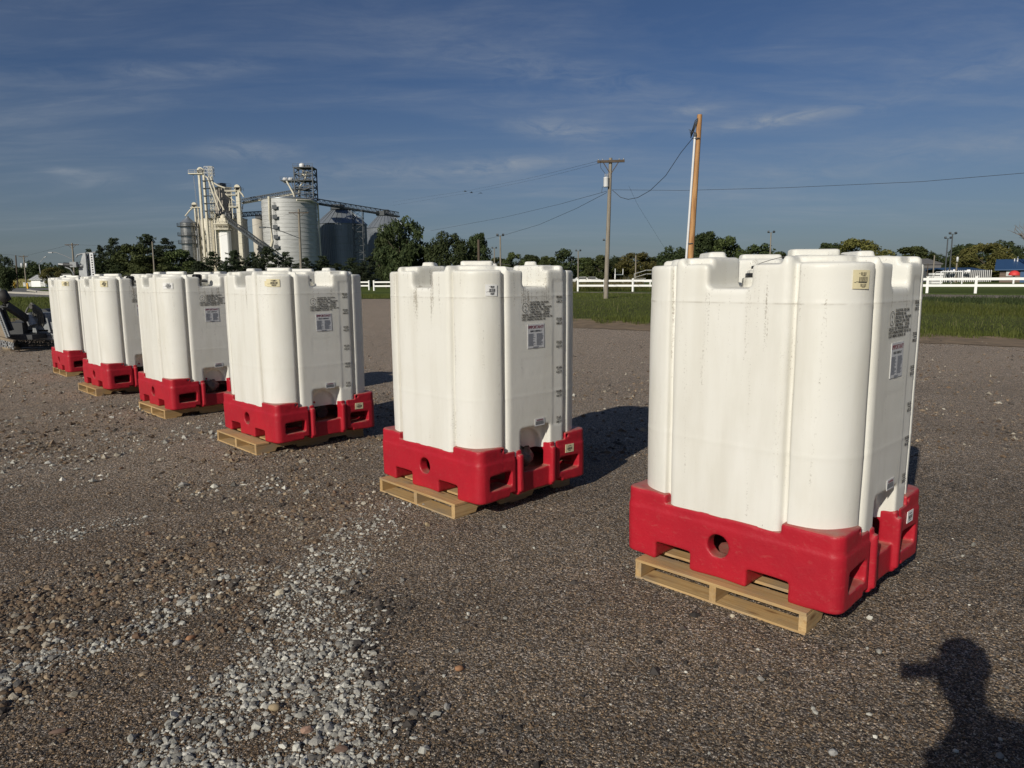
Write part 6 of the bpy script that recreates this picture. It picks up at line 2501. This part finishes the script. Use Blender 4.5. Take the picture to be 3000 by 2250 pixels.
# crushed limestone lies in two swaths that meet, river gravel between and beyond
SW1 = [(-.90, 1.7, .62), (-.88, 2.3, .52), (-.98, 2.8, .42), (-1.02, 3.3, .36), (-1.10, 3.7, .30), (-1.10, 4.3, .26), (-.98, 4.9, .24), (-.80, 5.35, .18)]
SW2 = [(-2.75, 2.45, .34), (-2.25, 2.9, .30), (-2.0, 3.25, .26), (-1.75, 3.65, .22), (-1.55, 3.95, .18)]
SW3 = [(-3.2, 4.6, .25), (-2.7, 4.9, .15)]
PEB = [(-2.5, 3.2, .55), (-1.9, 3.8, .75), (-1.6, 4.5, .80), (-1.5, 5.3, .75), (-2.4, 6.4, 1.0)]


PEB2 = [(-1.85, 3.25, .25), (-1.50, 3.55, .35), (-1.35, 4.0, .40)]


def scatter(n, x0, x1, y0, y1):
    # density falls with distance like the picture does
    u = rs.uniform(0, 1, n)
    y = 1 / (1 / y0 + (1 / y1 - 1 / y0) * u)
    x = rs.uniform(x0, x1, n) * y / y0
    return x, y


def pick(n, x0, x1, y0, y1, f):
    x, y = scatter(n, x0, x1, y0, y1)
    k = rs.uniform(0, 1, n) < f(x, y)
    return np.stack([x[k], y[k]], 1)


def sw(x, y):
    d = np.minimum(np.minimum(segd(x, y, SW1), segd(x, y, SW2)), segd(x, y, SW3) * 1.2)
    return np.exp(-(np.maximum(d - .55, 0) / .34) ** 2) * np.clip(.60 + .55 * vnoise(x, y, 5, 1), 0, 1)


def pb(x, y):
    d = np.minimum(np.minimum(segd(x, y, PEB), segd(x, y, PEB2)), segd(x, y, SW2) * .8)
    out = np.clip((segd(x, y, SW1) - .55) / .6, .10, 1)
    return out * np.exp(-(np.maximum(d - .5, 0) / .45) ** 2) * np.clip(.6 + .5 * vnoise(x, y, 3, 4), .05, 1)


xy = pick(52000, -2.3, .1, 2.0, 5.6, lambda x, y: sw(x, y) * .70)
stones('crushed_stone', xy, rs.lognormal(math.log(.0082), .46, len(xy)).clip(.0035, .022), M_lime, rs, 'ico', .17, .4, (.42, .75))
xy = pick(60000, -2.3, .2, 2.0, 5.6, lambda x, y: np.clip(sw(x, y) * 1.1, 0, 1) * .7)
stones('crushed_fines', xy, rs.lognormal(math.log(.0036), .35, len(xy)).clip(.0018, .007), M_lime, rs, 'oct', .2, .3)
xy = pick(70000, -2.6, .3, 2.0, 7.5, lambda x, y: pb(x, y) * .85)
stones('river_gravel', xy, rs.lognormal(math.log(.0082), .52, len(xy)).clip(.003, .027), M_pebb, rs, 'ico', .09, .35)
# odd white chips kicked out over the millings on the right of the swath
xy = pick(3600, -1.0, 1.9, 2.0, 7.0, lambda x, y: .05 + .8 * np.exp(-((x + .28 - .05 * (y - 3)) / .32) ** 2) * np.clip(vnoise(x, y, 3.3, 9), 0, 1) * (y < 5))
stones('stone_chips', xy, rs.lognormal(math.log(.0085), .42, len(xy)).clip(.004, .019), M_lime, rs, 'ico', .2, .2)
# grit everywhere near
xy = pick(170000, -2.3, 2.3, 1.9, 9.0, lambda x, y: .30 + .70 * np.clip(pb(x, y) + .5 * sw(x, y) + .35 * (x < -.4), 0, 1))
stones('grit', xy, rs.lognormal(math.log(.0036), .42, len(xy)).clip(.0015, .010), M_grit, rs, 'oct', .25, .3)
# coarser loose gravel over the far lot
xy = pick(26000, -6.0, 5.2, 6.5, 27, lambda x, y: np.clip(.35 + .5 * vnoise(x, y, .7, 3) + .35 * (x < -1), .04, 1) * .8)
stones('loose_gravel', xy, rs.lognormal(math.log(.015), .45, len(xy)).clip(.006, .045), M_pebb, rs, 'oct', .25, .3)
xy = pick(3600, -6.0, 0.5, 5.5, 17, lambda x, y: np.clip(vnoise(x, y, .8, 8), 0, 1) * .9)
stones('pale_gravel', xy, rs.lognormal(math.log(.017), .4, len(xy)).clip(.008, .04), M_lime, rs, 'oct', .25, .2)
# dark crumbled asphalt along the right bank of the swath
CL = [(-.98, 3.80, .10), (-.80, 3.66, .12), (-.62, 3.45, .11), (-.72, 3.2, .09), (-.60, 2.9, .08), (-.45, 2.55, .09)]
xy = pick(30000, -1.0, .2, 2.0, 4.6, lambda x, y: np.exp(-segd(x, y, CL) ** 2) * .55)
stones('asphalt_crumbs', xy, rs.lognormal(math.log(.0052), .55, len(xy)).clip(.002, .024), M_clod, rs, 'ico', .25, .25)
xy = pick(5000, -2.4, 2.2, 2.0, 12, lambda x, y: np.clip(vnoise(x, y, 1.6, 14), 0, 1) * .35)
stones('asphalt_crumbs', xy, rs.lognormal(math.log(.009), .5, len(xy)).clip(.004, .028), M_clod, rs, 'oct', .25, .25)

# single stones one can point to
M_tanst = mat('tan_stone', (.36, .28, .17), .75, var=.3, vscale=60)
M_orange = mat('orange_stone', (.33, .17, .085), .75, var=.3, vscale=60)
M_pinkst = mat('pink_stone', (.34, .215, .16), .8, var=.3, vscale=60)
M_brownst = mat('brown_stone', (.15, .095, .07), .8, var=.3, vscale=60)
M_pale = mat('pale_stone', (.55, .49, .37), .85, var=.25, vscale=60)
M_gs = mat('grey_stone', (.33, .325, .31), .85, var=.3, vscale=60)


def pebble(u, v, sx, sy, sz, m, label, rz=0.0, rg=.08, seed=0):
    q = on_ground(u, v)
    bm = bmesh.new()
    bmesh.ops.create_icosphere(bm, subdivisions=2, radius=1)
    for w in bm.verts:
        k = 1 + rg * mnoise.noise(w.co * 1.3 + Vector((seed, 0, 0))) * 2
        w.co = Vector((w.co.x * sx * k, w.co.y * sy * k, w.co.z * sz * k))
    me = bpy.data.meshes.new('pebble')
    bm.to_mesh(me)
    bm.free()
    for p_ in me.polygons:
        p_.use_smooth = rg < .15
    me.materials.append(m)
    tag(link('pebble', me, None, (q.x, q.y, sz * .62 + .006), (0, 0, rz)), label, 'stone', 'single stones on the lot')


pebble(805, 2082, .026, .018, .015, M_tanst, 'smooth egg shaped tan pebble lying on the white crushed stone', .1)
pebble(1345, 1966, .021, .015, .012, M_orange, 'orange brown pebble alone on the dark ground right of the white stones', .3, seed=3)
pebble(820, 1746, .026, .022, .020, M_pale, 'pale yellowish rock at the top of the white crushed stone, by the dark crumbs', .5, .2, 5)
pebble(900, 2147, .023, .017, .013, M_pinkst, 'pinkish stone low in the white crushed stone', .4, .16, 7)
pebble(558, 1876, .024, .014, .012, M_orange, 'orange stone among brown gravel left of the white stones', .8, .14, 9)
pebble(175, 2150, .034, .012, .010, M_brownst, 'flat brown stone on the bare dirt near the lower left', .35, .12, 11)
pebble(2440, 2214, .018, .015, .012, M_gs, 'angular grey stone on dark ground below the largest tote', .2, .22, 13)
pebble(520, 1890, .020, .015, .012, M_gs, 'grey stone at the left border of the brown gravel', .9, .16, 15)
pebble(488, 1766, .022, .018, .015, M_brownst, 'dark brown rounded stone in the middle of the brown gravel', .5, .12, 17)
pebble(1000, 2205, .026, .016, .012, M_brownst, 'brown wedge stone at the lower right of the white stones', -.2, .18, 19)
pebble(1252, 1543, .019, .017, .016, M_tanst, 'tan rock lying beside the pallet of the dirt streaked tote', .2, .2, 21)
pebble(2146, 1810, .012, .011, .008, M_pale, 'small white chip in front of the nearest pallet', .2, .2, 23)

# ------------------------------------------------------------------ the photographer, standing behind the camera
def person():
    t = thing('person', 'photographer standing behind the camera, holding a phone up in the right hand', 'person', (0, 0, 0))
    M_shirt = mat('navy_shirt', (.05, .06, .09), .8)
    M_jeans = mat('jeans', (.06, .075, .12), .85)
    M_skin = mat('skin', (.45, .28, .2), .6)
    M_hair = mat('short_hair', (.06, .04, .03), .8)
    base = Vector((.07, -.30, 0))
    J = {'pelvis': (0, -.02, 1.04), 'belly': (0, -.01, 1.20), 'chest': (0, 0, 1.43), 'neck': (0, .02, 1.68), 'head0': (-.01, .045, 1.77), 'head1': (-.012, .05, 1.885), 'head2': (-.012, .035, 1.965),
         'hipL': (-.10, -.02, 1.00), 'kneeL': (-.12, .01, .545), 'ankL': (-.13, -.04, .09), 'toeL': (-.15, .14, .035),
         'hipR': (.10, -.02, 1.00), 'kneeR': (.12, .01, .545), 'ankR': (.14, -.04, .09), 'toeR': (.17, .14, .035),
         'shL': (-.150, -.075, 1.585), 'elL': (-.150, -.11, 1.29), 'wrL': (-.140, -.02, 1.04),
         'shR': (.195, .05, 1.585), 'elR': (.185, .10, 1.36), 'wrR': (.045, .265, 1.655)}
    rad = {'pelvis': (.165, .125), 'belly': (.155, .115), 'chest': (.175, .12), 'neck': .062, 'head0': .082, 'head1': (.094, .110), 'head2': .072, 'hipL': .095, 'hipR': .095, 'kneeL': .062, 'kneeR': .062,
           'ankL': .045, 'ankR': .045, 'toeL': .035, 'toeR': .035, 'shL': .068, 'shR': .068, 'elL': .047, 'elR': .047, 'wrL': .033, 'wrR': .033}
    edges = [('pelvis', 'belly'), ('belly', 'chest'), ('chest', 'neck'), ('neck', 'head0'), ('head0', 'head1'), ('head1', 'head2'), ('pelvis', 'hipL'), ('hipL', 'kneeL'), ('kneeL', 'ankL'), ('ankL', 'toeL'),
             ('pelvis', 'hipR'), ('hipR', 'kneeR'), ('kneeR', 'ankR'), ('ankR', 'toeR'), ('chest', 'shL'), ('shL', 'elL'), ('elL', 'wrL'), ('chest', 'shR'), ('shR', 'elR'), ('elR', 'wrR')]
    # right hand: fingers curled round the far face of the phone, thumb along its near face
    wx, wy, wz = J['wrR']
    J['palmR'] = (wx - .012, wy + .008, wz + .050)
    rad['palmR'] = (.034, .020)
    edges.append(('wrR', 'palmR'))
    for f_ in range(4):
        a, b, c = ('f%d%sR' % (f_, k) for k in 'abc')
        z = wz + .022 + .021 * f_
        J[a] = (wx - .014, wy + .036, z + .012)
        J[b] = (wx - .034, wy + .046, z + .015)
        J[c] = (wx - .062 + .004 * abs(f_ - 1.5), wy + .036, z + .016)
        rad[a] = rad[b] = .0095
        rad[c] = .0085
        edges += [('palmR', a), (a, b), (b, c)]
    J['th0R'] = (wx - .032, wy - .008, wz + .062)
    J['th1R'] = (wx - .062, wy - .004, wz + .078)
    rad['th0R'], rad['th1R'] = .0115, .010
    edges += [('palmR', 'th0R'), ('th0R', 'th1R')]
    # left hand hangs relaxed at the side
    wx, wy, wz = J['wrL']
    J['palmL'] = (wx + .004, wy + .018, wz - .075)
    rad['palmL'] = (.020, .036)
    edges.append(('wrL', 'palmL'))
    for f_ in range(4):
        a, b, c = ('f%d%sL' % (f_, k) for k in 'abc')
        y = wy + .046 - .021 * f_
        q = 1 - .10 * abs(f_ - 1.3)
        J[a] = (wx + .006, y + .006, wz - .075 - .030 * q)
        J[b] = (wx + .012, y + .010, wz - .075 - .064 * q)
        J[c] = (wx + .030, y + .010, wz - .075 - .092 * q)
        rad[a] = rad[b] = .0095
        rad[c] = .0085
        edges += [('palmL', a), (a, b), (b, c)]
    J['th0L'] = (wx + .016, wy + .052, wz - .060)
    J['th1L'] = (wx + .024, wy + .066, wz - .095)
    rad['th0L'], rad['th1L'] = .0115, .010
    edges += [('palmL', 'th0L'), ('th0L', 'th1L')]
    names = list(J)
    me = bpy.data.meshes.new('body')
    me.from_pydata([Vector(J[k]) + base for k in names], [(names.index(a), names.index(b)) for a, b in edges], [])
    o = link('body', me, t)
    md = o.modifiers.new('skin', 'SKIN')
    for i, k in enumerate(names):
        r_ = rad[k]
        me.skin_vertices[0].data[i].radius = r_ if isinstance(r_, tuple) else (r_, r_)
        me.skin_vertices[0].data[i].use_root = k == 'pelvis'
    o.modifiers.new('sub', 'SUBSURF').render_levels = 2
    o.modifiers['sub'].levels = 2
    me.materials.append(M_skin)
    # clothes and hair are shells round the body
    hd = Vector(J['head1']) + base
    mb = MB()
    mb.lathe(hd + Vector((0, -.012, 0)), [(.098, -.03), (.104, .03), (.094, .075), (.06, .108), (0, .118)], 20)
    mb.build('hair', M_hair, t)
    nose = MB()
    nose.tube([Vector((-.012, .15, J['head1'][2] + .005)) + base, Vector((-.012, .176, J['head1'][2] - .032)) + base, Vector((-.012, .152, J['head1'][2] - .042)) + base], [.008, .015, .010], 8)
    nose.build('nose', M_skin, t)
    for s in (-1, 1):
        ear = MB()
        ear.tube([Vector((s * .095 - .012 + base.x, .04 + base.y, hd.z - .035)), Vector((s * .106 - .012 + base.x, .03 + base.y, hd.z)), Vector((s * .098 - .012 + base.x, .035 + base.y, hd.z + .025))], [.010, .017, .010], 8)
        ear.build('ear', M_skin, t)
        eye = MB()
        eye.lathe(Vector((s * .034 - .012 + base.x, .148 + base.y, hd.z + .004)), [(0, -.012), (.011, -.004), (.011, .004), (0, .012)], 10)
        eye.build('eye', M_bright, t)
    sh = MB()
    for a, b, r0, r1 in (('shL', 'elL', .085, .066), ('shR', 'elR', .085, .066)):
        p, q = Vector(J[a]) + base, Vector(J[b]) + base
        sh.tube([p, p.lerp(q, .6)], [r0, r1], 14)
    vs, fs = [], []
    prof = [(.97, .185, .140), (1.08, .180, .138), (1.25, .172, .132), (1.43, .205, .145), (1.56, .215, .125), (1.65, .10, .085), (1.69, .075, .075)]
    n_ = 22
    for z, rx, ry in prof:
        for k in range(n_):
            a = 2 * math.pi * k / n_
            qx, qy = rx * math.cos(a), ry * math.sin(a)
            vs.append(base + Vector((qx * .94 - qy * .34 + .02, qx * .34 + qy * .94 - .01, z)))
    for i in range(len(prof) - 1):
        for k in range(n_):
            fs.append((i * n_ + k, i * n_ + (k + 1) % n_, (i + 1) * n_ + (k + 1) % n_, (i + 1) * n_ + k))
    sh.add(vs, fs, True)
    sh.build('shirt', M_shirt, t)
    tr = MB()
    for s in ('L', 'R'):
        tr.tube([Vector(J['hip' + s]) + base + Vector((0, 0, .03)), Vector(J['knee' + s]) + base, Vector(J['ank' + s]) + base], [.118, .085, .075], 16)
    tr.build('trousers', M_jeans, t)
    for s in ('L', 'R'):
        a, b = Vector(J['ank' + s]) + base, Vector(J['toe' + s]) + base
        sh_ = MB()
        sh_.tube([Vector((a.x, a.y - .06, .05)), Vector((a.x, a.y, .055)), Vector((b.x, b.y, .042)), Vector((b.x, b.y + .05, .03))], [.035, .05, .045, .02], 12)
        sh_.build('shoe', M_black, t)
    return t


person()
ph = MB()
ph.box((.0, -.018, 1.708), (.150, .009, .074))
ph.box((-.045, -.0122, 1.718), (.036, .003, .036))
tag(ph.build('phone', M_black), 'dark phone held level in the right hand of the photographer', 'phone')
